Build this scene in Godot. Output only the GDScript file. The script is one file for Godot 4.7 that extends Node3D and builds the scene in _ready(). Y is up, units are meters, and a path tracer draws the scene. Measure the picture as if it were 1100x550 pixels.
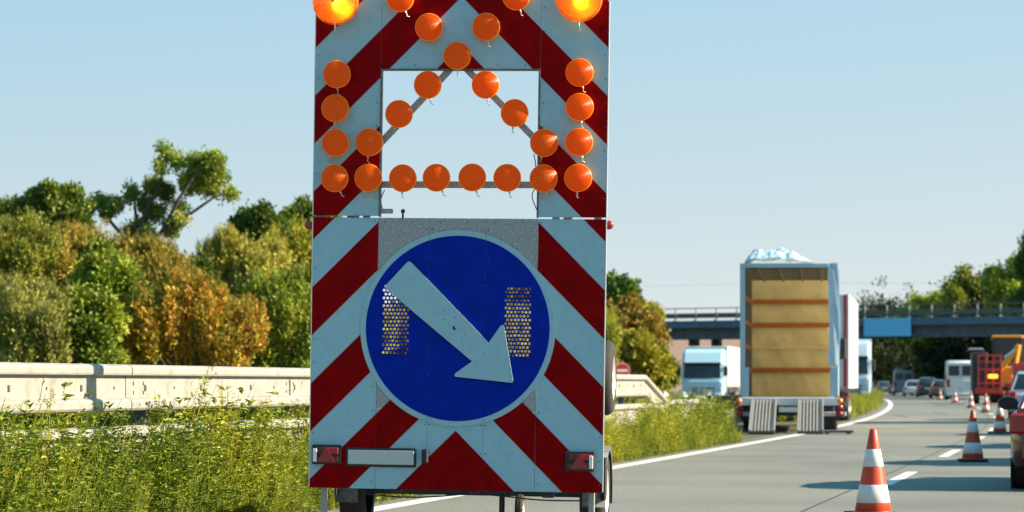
extends Node3D
# Motorway lane closure: a warning trailer in the left lane, lorries, queueing traffic, an overpass and a planted verge.
# Metres, y up. The camera stands at the origin, 1.2 m above the road, looking along -Z.

const FOCAL := 2800.0        # focal length in pixels of the 1100 px wide photograph
const EYE := 1.2
const HORIZON := 412.0
var M := {}                  # materials
var used := {}               # names taken at top level

# ------------------------------------------------------------------ places
func at(px: float, py: float, depth: float) -> Vector3:
	return Vector3((px - 550.0) / FOCAL * depth, EYE - (py - HORIZON) / FOCAL * depth, -depth)

func edge_x(d: float) -> float:             # the painted left edge of our carriageway, d metres ahead
	var zs := [-40.0, 60.0, 75.0, 108.0, 153.0, 197.0, 280.0, 420.0, 600.0, 1200.0]
	var xs := [-15.7, 6.6, 9.8, 15.5, 22.3, 28.3, 38.3, 47.0, 50.0, 30.0]
	if d <= zs[0]:
		return xs[0]
	for i in range(1, zs.size()):
		if d <= zs[i]:
			return lerpf(xs[i - 1], xs[i], (d - zs[i - 1]) / (zs[i] - zs[i - 1]))
	return xs[-1]

func smooth_x(d: float) -> float:
	var s := 0.0
	for k in range(-3, 4):
		s += edge_x(d + k * 6.0)
	return s / 7.0

func heading(d: float) -> float:            # turn of the road to the right, in radians
	return atan((smooth_x(d + 4.0) - smooth_x(d - 4.0)) / 8.0)

# ------------------------------------------------------------------ naming
func numbered(called: String) -> String:
	if not used.has(called):
		used[called] = 0
		return called
	used[called] += 1
	return "%s_%03d" % [called, used[called]]

func thing(called: String, label: String, category: String, where := Vector3.ZERO, turn := 0.0, group := "") -> Node3D:
	var o := Node3D.new()
	o.name = numbered(called)
	add_child(o)
	o.position = where
	o.rotation.y = turn
	o.set_meta("label", label)
	o.set_meta("category", category)
	if group != "":
		o.set_meta("group", group)
	return o

func copy(src: Node3D, label: String, where: Vector3, turn: float, group := "") -> Node3D:
	var c: Node3D = src.duplicate()
	var base: String = src.name
	var cut := base.rfind("_")
	if cut > 0 and base.substr(cut + 1).is_valid_int():
		base = base.substr(0, cut)
	c.name = numbered(base)
	add_child(c)
	c.position = where
	c.rotation.y = turn
	c.set_meta("label", label)
	if group != "":
		c.set_meta("group", group)
	return c

func sub(parent: Node3D, called: String, where := Vector3.ZERO) -> Node3D:
	var o := Node3D.new()
	o.name = called
	parent.add_child(o, true)
	o.position = where
	return o

func part(parent: Node3D, called: String, st: SurfaceTool, m: Material) -> MeshInstance3D:
	var o := MeshInstance3D.new()
	o.name = called
	st.generate_normals()
	o.mesh = st.commit()
	o.material_override = m
	parent.add_child(o, true)
	return o

func piece(parent: Node3D, called: String, mesh: Mesh, m: Material, xf := Transform3D.IDENTITY) -> MeshInstance3D:
	var o := MeshInstance3D.new()
	o.name = called
	o.mesh = mesh
	o.material_override = m
	o.transform = xf
	parent.add_child(o, true)
	return o

func struct(called: String, st: SurfaceTool, m: Material) -> MeshInstance3D:
	var o := part(self, numbered(called), st, m)
	o.set_meta("kind", "structure")
	return o

func stuff(o: Node) -> void:
	o.set_meta("kind", "stuff")

# ------------------------------------------------------------------ shapes
func mb() -> SurfaceTool:
	var st := SurfaceTool.new()
	st.begin(Mesh.PRIMITIVE_TRIANGLES)
	return st

func tri(st: SurfaceTool, a: Vector3, b: Vector3, c: Vector3) -> void:
	st.add_vertex(a)
	st.add_vertex(b)
	st.add_vertex(c)

func quad(st: SurfaceTool, a: Vector3, b: Vector3, c: Vector3, d: Vector3) -> void:   # clockwise seen from the front
	tri(st, a, b, c)
	tri(st, a, c, d)

func flat(st: SurfaceTool) -> void:
	st.set_smooth_group(-1)

func soft(st: SurfaceTool, g := 0) -> void:
	st.set_smooth_group(g)

func box(st: SurfaceTool, c: Vector3, s: Vector3, bevel := 0.0, b := Basis.IDENTITY) -> void:
	flat(st)
	var h := s / 2.0
	var e := minf(bevel, minf(h.x, minf(h.y, h.z)) * 0.9)
	var pts := func(sx: float, sy: float, sz: float, ax: int) -> Vector3:
		var v := Vector3(sx * h.x, sy * h.y, sz * h.z)
		for k in 3:
			if k != ax:
				v[k] -= signf(v[k]) * e
		return c + b * v
	for ax in 3:
		var u := (ax + 1) % 3
		var w := (ax + 2) % 3
		for sg in [-1.0, 1.0]:
			var q := []
			for cr in [[-1, -1], [1, -1], [1, 1], [-1, 1]]:
				var sv := Vector3.ZERO
				sv[ax] = sg
				sv[u] = cr[0]
				sv[w] = cr[1]
				q.append(pts.call(sv.x, sv.y, sv.z, ax))
			if sg > 0:
				quad(st, q[0], q[3], q[2], q[1])
			else:
				quad(st, q[0], q[1], q[2], q[3])
	if e <= 0.0:
		return
	for ax in 3:                                   # chamfers along each axis
		var u := (ax + 1) % 3
		var w := (ax + 2) % 3
		for su in [-1.0, 1.0]:
			for sw in [-1.0, 1.0]:
				var lo := Vector3.ZERO
				lo[ax] = -1
				lo[u] = su
				lo[w] = sw
				var hi := lo
				hi[ax] = 1
				var a: Vector3 = pts.call(lo.x, lo.y, lo.z, u)
				var a2: Vector3 = pts.call(hi.x, hi.y, hi.z, u)
				var d: Vector3 = pts.call(lo.x, lo.y, lo.z, w)
				var d2: Vector3 = pts.call(hi.x, hi.y, hi.z, w)
				if su * sw > 0:
					quad(st, a, d, d2, a2)
				else:
					quad(st, a, a2, d2, d)
	for sx in [-1.0, 1.0]:
		for sy in [-1.0, 1.0]:
			for sz in [-1.0, 1.0]:
				var p0: Vector3 = pts.call(sx, sy, sz, 0)
				var p1: Vector3 = pts.call(sx, sy, sz, 1)
				var p2: Vector3 = pts.call(sx, sy, sz, 2)
				if sx * sy * sz > 0:
					tri(st, p0, p2, p1)
				else:
					tri(st, p0, p1, p2)

func bar(st: SurfaceTool, a: Vector3, b: Vector3, w: float, h: float, bevel := 0.0, up := Vector3.UP) -> void:
	var f := (b - a).normalized()
	var side := f.cross(up).normalized()
	if side.length() < 0.5:
		side = Vector3.RIGHT
	var u := side.cross(f).normalized()
	box(st, (a + b) / 2.0, Vector3(w, h, a.distance_to(b)), bevel, Basis(side, u, -f))

func tube(st: SurfaceTool, pts: Array, radii: Array, sides := 8, caps := true) -> void:
	soft(st)
	var rings := []
	var prev := Vector3.UP
	for i in pts.size():
		var f: Vector3
		if i == 0:
			f = pts[1] - pts[0]
		elif i == pts.size() - 1:
			f = pts[i] - pts[i - 1]
		else:
			f = pts[i + 1] - pts[i - 1]
		f = f.normalized()
		var s := f.cross(prev)
		if s.length() < 0.05:
			s = f.cross(Vector3(0.3, 0.1, 0.95))
		s = s.normalized()
		var u := s.cross(f).normalized()
		prev = u
		var ring := []
		for k in sides:
			var t := TAU * k / sides
			ring.append(pts[i] + (s * cos(t) + u * sin(t)) * float(radii[i] if radii.size() > 1 else radii[0]))
		rings.append(ring)
	loft(st, rings, caps)

func loft(st: SurfaceTool, rings: Array, caps := true) -> void:
	for i in rings.size() - 1:
		var a: Array = rings[i]
		var b: Array = rings[i + 1]
		var n := a.size()
		for k in n:
			quad(st, a[k], a[(k + 1) % n], b[(k + 1) % n], b[k])
	if caps:
		for e in 2:
			var r: Array = rings[0] if e == 0 else rings[-1]
			var c := Vector3.ZERO
			for p in r:
				c += p
			c /= r.size()
			flat(st)
			for k in r.size():
				if e == 0:
					tri(st, c, r[(k + 1) % r.size()], r[k])
				else:
					tri(st, c, r[k], r[(k + 1) % r.size()])

func lathe(st: SurfaceTool, profile: Array, xf := Transform3D.IDENTITY, segs := 24, smooth := true) -> void:
	# profile of Vector2(radius, height); turned about the local y axis
	for i in profile.size() - 1:
		if smooth:
			soft(st)
		else:
			flat(st)
		var p: Vector2 = profile[i]
		var q: Vector2 = profile[i + 1]
		for k in segs:
			var t0 := TAU * k / segs
			var t1 := TAU * (k + 1) / segs
			var a := xf * Vector3(p.x * cos(t0), p.y, p.x * sin(t0))
			var b := xf * Vector3(p.x * cos(t1), p.y, p.x * sin(t1))
			var c := xf * Vector3(q.x * cos(t1), q.y, q.x * sin(t1))
			var d := xf * Vector3(q.x * cos(t0), q.y, q.x * sin(t0))
			if p.x < 1e-5:
				tri(st, a, c, d)
			elif q.x < 1e-5:
				tri(st, a, b, c)
			else:
				quad(st, a, b, c, d)

func prism(st: SurfaceTool, poly: PackedVector2Array, z0: float, z1: float, xf := Transform3D.IDENTITY) -> void:
	# a flat plate in the xy plane from z0 (back) to z1 (front)
	flat(st)
	var pts := poly
	if not Geometry2D.is_polygon_clockwise(pts):
		pts = pts.duplicate()
		pts.reverse()
	var ids := Geometry2D.triangulate_polygon(pts)
	for i in range(0, ids.size(), 3):
		var a := pts[ids[i]]
		var b := pts[ids[i + 1]]
		var c := pts[ids[i + 2]]
		if (b - a).cross(c - a) > 0.0:
			var t := b
			b = c
			c = t
		tri(st, xf * Vector3(a.x, a.y, z1), xf * Vector3(b.x, b.y, z1), xf * Vector3(c.x, c.y, z1))
		tri(st, xf * Vector3(a.x, a.y, z0), xf * Vector3(c.x, c.y, z0), xf * Vector3(b.x, b.y, z0))
	var n := pts.size()
	for k in n:
		var p := pts[k]
		var q := pts[(k + 1) % n]
		quad(st, xf * Vector3(p.x, p.y, z1), xf * Vector3(p.x, p.y, z0), xf * Vector3(q.x, q.y, z0), xf * Vector3(q.x, q.y, z1))

func rect(x0: float, y0: float, x1: float, y1: float) -> PackedVector2Array:
	return PackedVector2Array([Vector2(x0, y0), Vector2(x1, y0), Vector2(x1, y1), Vector2(x0, y1)])

func circle(c: Vector2, r: float, n := 96) -> PackedVector2Array:
	var p := PackedVector2Array()
	for k in n:
		p.append(c + Vector2(cos(TAU * k / n), sin(TAU * k / n)) * r)
	return p

func facing(where: Vector3) -> Transform3D:      # local y axis turned to look along +z
	return Transform3D(Basis(Vector3(1, 0, 0), Vector3(0, 0, 1), Vector3(0, -1, 0)), where)

func sideways(where: Vector3) -> Transform3D:    # local y axis turned to look along +x
	return Transform3D(Basis(Vector3(0, -1, 0), Vector3(1, 0, 0), Vector3(0, 0, 1)), where)

# ------------------------------------------------------------------ materials
func lin(r: float, g: float, b: float) -> Color:
	return Color(r, g, b).linear_to_srgb()

func noise_image(seed_: int, freq: float, oct: int, stops: Array, size := 256, kind := FastNoiseLite.TYPE_SIMPLEX_SMOOTH) -> ImageTexture:
	# stops: [[position, linear colour], ...]
	var n := FastNoiseLite.new()
	n.seed = seed_
	n.frequency = freq
	n.noise_type = kind
	n.fractal_octaves = oct
	var src := n.get_seamless_image(size, size)
	var g := Gradient.new()
	var offs := PackedFloat32Array()
	var cols := PackedColorArray()
	for s in stops:
		offs.append(s[0])
		cols.append((s[1] as Color).linear_to_srgb())
	g.offsets = offs
	g.colors = cols
	var lut := []
	for i in 256:
		lut.append(g.sample(i / 255.0))
	var img := Image.create(size, size, false, Image.FORMAT_RGB8)
	for y in size:
		for x in size:
			img.set_pixel(x, y, lut[int(src.get_pixel(x, y).r * 255.0)])
	return ImageTexture.create_from_image(img)

func mat(c: Color, rough := 0.6, metal := 0.0) -> StandardMaterial3D:
	var m := StandardMaterial3D.new()
	m.albedo_color = c
	m.roughness = rough
	m.metallic = metal
	return m

func textured(tex: Texture2D, scale: float, rough := 0.7, metal := 0.0, world := false) -> StandardMaterial3D:
	var m := mat(Color.WHITE, rough, metal)
	m.albedo_texture = tex
	m.uv1_triplanar = true
	m.uv1_world_triplanar = world
	m.uv1_scale = Vector3.ONE * scale
	return m

func paint(c: Color, coat := 0.7) -> StandardMaterial3D:
	var m := mat(c, 0.38)
	m.clearcoat_enabled = true
	m.clearcoat = coat
	m.clearcoat_roughness = 0.08
	return m

func leafy(backlight := Color(0.35, 0.35, 0.2)) -> StandardMaterial3D:
	var m := mat(Color.WHITE, 0.55)
	m.vertex_color_use_as_albedo = true
	m.backlight_enabled = true
	m.backlight = backlight
	m.metallic_specular = 0.35
	return m

func c3(r: float, g: float, b: float) -> Color:
	return Color(r, g, b)

func make_materials() -> void:
	var asp := textured(noise_image(3, 0.11, 4, [[0.0, c3(0.0655, 0.0655, 0.05895)], [0.4, c3(0.1474, 0.148, 0.131)], [0.6, c3(0.1965, 0.1965, 0.1736)], [1.0, c3(0.3603, 0.3603, 0.3275)]], 512), 0.55, 0.85, 0.0, true)
	asp.detail_enabled = true
	asp.detail_blend_mode = BaseMaterial3D.BLEND_MODE_MUL
	asp.detail_albedo = noise_image(8, 0.012, 4, [[0.0, c3(0.62, 0.62, 0.62)], [0.45, c3(0.82, 0.82, 0.81)], [1.0, c3(1.0, 1.0, 0.99)]], 256)
	asp.detail_uv_layer = BaseMaterial3D.DETAIL_UV_2
	asp.uv2_triplanar = true
	asp.uv2_world_triplanar = true
	asp.uv2_scale = Vector3.ONE * 0.06
	M.asphalt = asp
	M.joint = mat(lin(0.03, 0.03, 0.03), 0.6)
	M.marking = textured(noise_image(5, 0.09, 4, [[0.0, c3(0.24, 0.24, 0.224)], [0.3, c3(0.48, 0.48, 0.464)], [0.5, c3(0.608, 0.608, 0.592)], [1.0, c3(0.656, 0.656, 0.64)]]), 0.8, 0.7, 0.0, true)
	M.soil = textured(noise_image(6, 0.06, 5, [[0.0, c3(0.0262, 0.02293, 0.009825)], [0.5, c3(0.0655, 0.0655, 0.01965)], [1.0, c3(0.1245, 0.1048, 0.04585)]]), 0.25, 0.95, 0.0, true)
	M.field = textured(noise_image(7, 0.03, 4, [[0.0, c3(0.1572, 0.0917, 0.05895)], [0.5, c3(0.2162, 0.1376, 0.0917)], [1.0, c3(0.2751, 0.1834, 0.1245)]]), 0.04, 0.95, 0.0, true)
	# the board's films: printed sheeting with road dirt on it
	M.white_film = textured(noise_image(11, 0.02, 5, [[0.0, c3(0.25, 0.41, 0.48)], [0.3, c3(0.28, 0.45, 0.52)], [1.0, c3(0.3, 0.475, 0.545)]], 512), 0.9, 0.33)
	var dirt := Image.create(512, 512, false, Image.FORMAT_RGBA8)
	dirt.fill(Color(0.12, 0.12, 0.11, 0.0))
	var rng := RandomNumberGenerator.new()
	rng.seed = 77
	for k in 420:
		var x := rng.randi_range(0, 508)
		var y := rng.randi_range(0, 508)
		var w := rng.randi_range(1, 2)
		dirt.fill_rect(Rect2i(x, y, w, rng.randi_range(1, 3)), Color(0.16, 0.14, 0.12, rng.randf_range(0.15, 0.75)))
	var dirt_tex := ImageTexture.create_from_image(dirt)
	for m in [M.white_film]:
		m.detail_enabled = true
		m.detail_albedo = dirt_tex
		m.detail_uv_layer = BaseMaterial3D.DETAIL_UV_2
		m.uv2_triplanar = true
		m.uv2_scale = Vector3.ONE * 0.8
	M.red_film = textured(noise_image(12, 0.02, 4, [[0.0, c3(0.16, 0.0008, 0.002)], [0.5, c3(0.22, 0.0008, 0.002)], [1.0, c3(0.26, 0.001, 0.003)]]), 0.9, 0.33)
	M.red_film.detail_enabled = true
	M.red_film.detail_albedo = dirt_tex
	M.red_film.detail_uv_layer = BaseMaterial3D.DETAIL_UV_2
	M.red_film.uv2_triplanar = true
	M.red_film.uv2_scale = Vector3.ONE * 0.4
	M.blue_film = textured(noise_image(13, 0.02, 4, [[0.0, c3(0.001, 0.017, 0.25)], [1.0, c3(0.0015, 0.023, 0.33)]]), 0.9, 0.3)
	for m in [M.white_film, M.red_film, M.blue_film]:
		m.metallic_specular = 0.13
	M.galv = textured(noise_image(14, 0.07, 3, [[0.0, c3(0.2, 0.21, 0.22)], [0.5, c3(0.3, 0.31, 0.32)], [1.0, c3(0.42, 0.43, 0.44)]], 256, FastNoiseLite.TYPE_CELLULAR), 3.0, 0.5, 0.35)
	M.alu = mat(lin(0.62, 0.64, 0.66), 0.35, 0.7)
	M.steel = textured(noise_image(15, 0.05, 4, [[0.0, c3(0.05, 0.06, 0.07)], [0.6, c3(0.13, 0.14, 0.15)], [1.0, c3(0.2, 0.19, 0.17)]]), 2.0, 0.5, 0.4)
	M.plate = mat(lin(0.42, 0.47, 0.5), 0.45, 0.3)
	M.black = mat(lin(0.012, 0.012, 0.013), 0.5)
	M.rubber = textured(noise_image(16, 0.1, 3, [[0.0, c3(0.012, 0.012, 0.012)], [1.0, c3(0.035, 0.034, 0.032)]]), 3.0, 0.85)
	M.chassis = mat(lin(0.03, 0.032, 0.035), 0.55)
	M.rim = mat(lin(0.55, 0.56, 0.57), 0.35, 0.6)
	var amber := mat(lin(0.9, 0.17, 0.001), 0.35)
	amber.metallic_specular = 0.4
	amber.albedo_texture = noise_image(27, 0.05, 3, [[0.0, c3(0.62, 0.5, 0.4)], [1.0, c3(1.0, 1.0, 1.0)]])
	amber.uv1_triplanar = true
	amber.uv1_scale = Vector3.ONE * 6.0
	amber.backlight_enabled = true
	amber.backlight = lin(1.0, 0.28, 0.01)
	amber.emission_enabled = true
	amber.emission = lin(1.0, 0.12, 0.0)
	amber.emission_energy_multiplier = 0.085  # faint emission added to lift the lens brightness
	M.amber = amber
	var amber_body_glow := mat(lin(0.9, 0.34, 0.02), 0.3)
	amber_body_glow.backlight_enabled = true
	amber_body_glow.backlight = lin(1.0, 0.5, 0.05)
	amber_body_glow.emission_enabled = true
	amber_body_glow.emission = lin(1.0, 0.4, 0.03)
	amber_body_glow.emission_energy_multiplier = 0.08  # emission added to the drum, for the sunlit halo on the board
	M.amber_body_glow = amber_body_glow
	var glass := mat(Color(1.0, 0.66, 0.28, 0.03), 0.06)
	glass.refraction_enabled = true
	glass.refraction_scale = 0.05
	glass.transparency = BaseMaterial3D.TRANSPARENCY_ALPHA
	M.amber_glass = glass
	M.reflector = mat(lin(0.9, 0.55, 0.2), 0.2, 0.9)
	var bulb := mat(lin(1.0, 0.6, 0.2), 0.4)
	bulb.emission_enabled = true
	bulb.emission = lin(1.0, 0.55, 0.15)
	bulb.emission_energy_multiplier = 2.2
	M.bulb = bulb
	M.red_lens = paint(lin(0.26, 0.004, 0.006), 0.35)
	M.dark_lens = paint(lin(0.05, 0.003, 0.004), 0.25)
	M.white_lens = paint(lin(0.7, 0.7, 0.7))
	M.orange_lens = paint(lin(0.85, 0.2, 0.01))
	var lit := mat(lin(0.9, 0.3, 0.03), 0.4)
	lit.emission_enabled = true
	lit.emission = lin(1.0, 0.25, 0.02)
	lit.emission_energy_multiplier = 1.2
	M.lit_orange = lit
	M.rail = textured(noise_image(17, 0.02, 5, [[0.0, c3(0.1834, 0.1834, 0.1703)], [0.4, c3(0.2817, 0.2751, 0.2522)], [0.6, c3(0.3079, 0.3013, 0.2751)], [1.0, c3(0.3603, 0.3537, 0.3275)]], 512), 0.35, 0.5, 0.15)
	M.white_paint = paint(lin(0.72, 0.74, 0.76), 0.4)
	M.lorry_blue = paint(lin(0.36, 0.55, 0.66), 0.4)
	M.lorry_white = textured(noise_image(18, 0.03, 4, [[0.0, c3(0.51, 0.5355, 0.561)], [1.0, c3(0.663, 0.6715, 0.68)]]), 0.3, 0.4)
	var tarp := textured(noise_image(19, 0.02, 4, [[0.0, c3(0.4, 0.55, 0.68)], [1.0, c3(0.5, 0.65, 0.78)]]), 0.4, 0.5)
	tarp.backlight_enabled = true
	tarp.backlight = lin(0.5, 0.5, 0.5)
	M.tarp = tarp
	M.lining = textured(noise_image(26, 0.02, 4, [[0.0, c3(0.528, 0.48, 0.352)], [1.0, c3(0.64, 0.592, 0.448)]]), 0.4, 0.6)
	M.lining.backlight_enabled = true
	M.lining.backlight = lin(1.0, 0.9, 0.7)
	M.ply = textured(noise_image(20, 0.02, 5, [[0.0, c3(0.544, 0.512, 0.352)], [0.5, c3(0.624, 0.592, 0.424)], [1.0, c3(0.672, 0.64, 0.48)]]), 0.35, 0.6)
	M.slat = textured(noise_image(21, 0.05, 4, [[0.0, c3(0.26, 0.09, 0.025)], [1.0, c3(0.42, 0.17, 0.05)]]), 0.8, 0.6)
	M.glass = paint(lin(0.012, 0.02, 0.026), 0.35)
	M.concrete = textured(noise_image(22, 0.03, 5, [[0.0, c3(0.04716, 0.06236, 0.07271)], [1.0, c3(0.09432, 0.1158, 0.1309)]]), 0.15, 0.8)
	M.fascia = textured(noise_image(23, 0.03, 4, [[0.0, c3(0.04913, 0.09469, 0.1369)], [1.0, c3(0.08355, 0.1392, 0.1929)]]), 0.2, 0.7)
	M.banner = mat(lin(0.12, 0.46, 0.74), 0.5)
	M.bark = textured(noise_image(24, 0.06, 4, [[0.0, c3(0.03275, 0.02489, 0.01638)], [1.0, c3(0.1048, 0.0786, 0.05568)]]), 0.9, 0.9)
	M.leaf = leafy(Color(0.6, 0.62, 0.35))
	M.weed = leafy(Color(0.5, 0.52, 0.25))
	M.cone_orange = mat(lin(0.4913, 0.0393, 0.00786), 0.45)
	M.cone_white = mat(lin(0.56, 0.568, 0.576), 0.35)
	M.cone_base = textured(noise_image(25, 0.1, 3, [[0.0, c3(0.012, 0.012, 0.012)], [1.0, c3(0.04, 0.038, 0.035)]]), 2.0, 0.8)
	M.machine_yellow = paint(lin(0.72, 0.29, 0.02), 0.3)
	M.machine_red = paint(lin(0.5, 0.03, 0.015), 0.3)

# ------------------------------------------------------------------ foliage
func spray(seed_: int, leaves: int, reach: float, length: float, width: float, flatness := 1.0) -> ArrayMesh:
	var rng := RandomNumberGenerator.new()
	rng.seed = seed_
	var st := mb()
	flat(st)
	for k in leaves:
		var d := Vector3(rng.randfn(), rng.randfn() * flatness, rng.randfn()).normalized()
		var p := d * reach * pow(rng.randf(), 0.5)
		var f := (d + Vector3(rng.randfn(), rng.randfn(), rng.randfn()) * 0.6).normalized()
		var s := f.cross(Vector3(rng.randfn(), rng.randfn(), rng.randfn())).normalized()
		var up := s.cross(f)
		var l := length * rng.randf_range(0.7, 1.3)
		var w := width * rng.randf_range(0.7, 1.3)
		var tip := p + f * l - up * l * 0.15
		var t := rng.randf_range(0.72, 1.15)
		st.set_color(Color(t, t * rng.randf_range(0.93, 1.05), t * 0.95))
		tri(st, p, p + f * l * 0.45 + s * w + up * w * 0.4, tip)
		tri(st, p, tip, p + f * l * 0.45 - s * w + up * w * 0.4)
	st.generate_normals()
	return st.commit()

func twig(seed_: int) -> ArrayMesh:
	# an upright shoot with narrow leaves along it
	var rng := RandomNumberGenerator.new()
	rng.seed = seed_
	var st := mb()
	flat(st)
	for w in 3:
		var d := Vector3(rng.randfn() * 0.35, 1.0, rng.randfn() * 0.35).normalized()
		var o := Vector3(rng.randfn(), 0, rng.randfn()) * 0.08
		for k in 11:
			var f := rng.randf_range(-0.3, 0.42)
			var p := o + d * f
			var q := (d * 0.9 + Vector3(rng.randfn(), rng.randfn() * 0.4, rng.randfn()) * 0.8).normalized()
			var s := q.cross(Vector3(rng.randfn(), rng.randfn(), rng.randfn())).normalized()
			var l := rng.randf_range(0.09, 0.17)
			var t := rng.randf_range(0.72, 1.18)
			st.set_color(Color(t, t * rng.randf_range(0.93, 1.05), t * 0.95))
			tri(st, p, p + q * l * 0.45 + s * 0.024, p + q * l)
			tri(st, p, p + q * l, p + q * l * 0.45 - s * 0.024)
	st.generate_normals()
	return st.commit()

var sprays := {}
func get_spray(kind: String) -> ArrayMesh:
	if not sprays.has(kind):
		match kind:
			"broad": sprays[kind] = spray(31, 16, 0.24, 0.13, 0.042)
			"fine": sprays[kind] = twig(32)
			"big": sprays[kind] = spray(33, 18, 0.5, 0.26, 0.085)
	return sprays[kind]

func crown(parent: Node3D, lobes: Array, total: int, kind: String, palette: Array, seed_: int, size := 1.0, called := "crown") -> MultiMeshInstance3D:
	# lobes: [centre, radii]; sprays fill each lobe's shell, denser outside, in clumps
	var rng := RandomNumberGenerator.new()
	rng.seed = seed_
	var n := FastNoiseLite.new()
	n.seed = seed_
	n.frequency = 0.55 / size
	var weight := 0.0
	for l in lobes:
		weight += l[1].x * l[1].y + l[1].x * l[1].z
	var xfs := []
	var cols := []
	for l in lobes:
		var r: Vector3 = l[1]
		var count := int(total * (r.x * r.y + r.x * r.z) / weight)
		var clumps := []
		for k in maxi(6, count / 26):
			var d := Vector3(rng.randfn(), rng.randfn(), rng.randfn()).normalized()
			clumps.append([d * pow(rng.randf(), 0.33) * (0.85 + 0.6 * n.get_noise_3dv(d * 3.0 + l[0])), rng.randf_range(0.16, 0.42), rng.randf_range(0.7, 1.3)])
		for k in count:
			var c: Array = clumps[rng.randi() % clumps.size()]
			var stray := 1.9 if rng.randf() < 0.1 else 1.0
			var q: Vector3 = c[0] + Vector3(rng.randfn(), rng.randfn() * 0.8, rng.randfn()) * c[1] * stray
			var p: Vector3 = l[0] + q * r
			if p.y < 0.05:
				p.y = rng.randf_range(0.05, 0.5)
			var b := Basis.from_euler(Vector3(rng.randf() * TAU, rng.randf() * TAU, rng.randf() * TAU) if kind != "fine" else Vector3(rng.randfn() * 0.35, rng.randf() * TAU, rng.randfn() * 0.35)).scaled(Vector3.ONE * size * rng.randf_range(0.7, 1.3))
			xfs.append(Transform3D(b, p))
			var t := clampf(0.5 + n.get_noise_3dv(p) * 0.9 + rng.randfn() * 0.16, 0.0, 0.999) * (palette.size() - 1)
			var col: Color = (palette[int(t)] as Color).lerp(palette[int(t) + 1], t - int(t))
			col = col.lerp(Color(0.19, 0.2, 0.05), 0.22 + 0.3 * maxf(0.0, n.get_noise_3dv(p * 0.6 + Vector3(40, 0, 0))) if kind != "big" else 0.0)
			var g: float = c[2] * rng.randf_range(0.85, 1.15)
			cols.append(Color(minf(col.r * g * 1.24, 0.5), minf(col.g * g * 1.24, 0.5), col.b * g * 0.66))
	if kind == "fine":
		for l in lobes:
			var r: Vector3 = l[1]
			for k in 7:
				var p: Vector3 = l[0] + Vector3(rng.randfn() * 0.5 * r.x, r.y * rng.randf_range(0.6, 1.0), rng.randfn() * 0.5 * r.z)
				var lean := Vector3(rng.randfn() * 0.25, 1.0, rng.randfn() * 0.25).normalized()
				for j in 4:
					xfs.append(Transform3D(Basis.from_euler(Vector3(rng.randfn() * 0.2, rng.randf() * TAU, rng.randfn() * 0.2)).scaled(Vector3(0.55, 0.8, 0.55) * size * (1.1 - 0.18 * j)), p + lean * (0.16 * j * size + 0.1)))
					cols.append(cols[rng.randi() % cols.size()])
	var made := scatter(parent, called, get_spray(kind), xfs, cols, M.leaf)
	stuff(made)
	return made

func scatter(parent: Node, called: String, mesh: Mesh, xfs: Array, cols: Array, m: Material) -> MultiMeshInstance3D:
	var mm := MultiMesh.new()
	mm.transform_format = MultiMesh.TRANSFORM_3D
	mm.use_colors = true
	mm.mesh = mesh
	mm.instance_count = xfs.size()
	for i in xfs.size():
		mm.set_instance_transform(i, xfs[i])
		mm.set_instance_color(i, cols[i])
	var o := MultiMeshInstance3D.new()
	o.name = called
	o.multimesh = mm
	o.material_override = m
	parent.add_child(o, true)
	return o

func tree(called: String, label: String, category: String, where: Vector3, lobes: Array, total: int, kind: String, palette: Array, seed_: int, size := 1.0, trunk_r := 0.14, group := "", base_y := -1.0) -> Node3D:
	# lobes in metres from the base
	var t := thing(called, label, category, where, 0.0, group)
	var rng := RandomNumberGenerator.new()
	rng.seed = seed_ + 5
	var st := mb()
	var top := 0.0
	for l in lobes:
		top = maxf(top, l[0].y)
	var fork := top * 0.3 if base_y < 0.0 else base_y
	tube(st, [Vector3(0, -0.2, 0), Vector3(0.03, fork * 0.5, 0), Vector3(0, fork, 0)], [trunk_r * 1.25, trunk_r, trunk_r * 0.85], 8)
	for l in lobes:
		var c: Vector3 = l[0]
		var start := Vector3(0, minf(fork, c.y * 0.8), 0)
		var bend := start.lerp(c, 0.5) + Vector3(rng.randf_range(-0.15, 0.15), -0.12 * c.y * rng.randf(), rng.randf_range(-0.15, 0.15))
		tube(st, [start, bend, c], [trunk_r * 0.6, trunk_r * 0.38, trunk_r * 0.15], 6, false)
		for k in 5:
			var d := Vector3(rng.randfn(), rng.randf_range(-0.2, 1.0), rng.randfn()).normalized() * (l[1] as Vector3) * rng.randf_range(0.6, 0.95)
			var s0 := bend.lerp(c, rng.randf_range(0.3, 1.0))
			tube(st, [s0, s0.lerp(c + d, 0.5) + Vector3(0, -0.05, 0), c + d], [trunk_r * 0.2, trunk_r * 0.12, trunk_r * 0.04], 4, false)
	part(t, "trunk", st, M.bark)
	crown(t, lobes, total, kind, palette, seed_, size)
	return t

# ------------------------------------------------------------------ start
func _ready() -> void:
	setup_camera()
	make_materials()
	build_ground()
	build_bridge()
	build_trailer()
	build_open_lorry()
	build_other_lorries()
	build_cars()
	build_machines()
	build_guardrails()
	build_cones()
	build_signs()
	build_verge_trees()
	build_far_trees()
	build_weeds()

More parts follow.
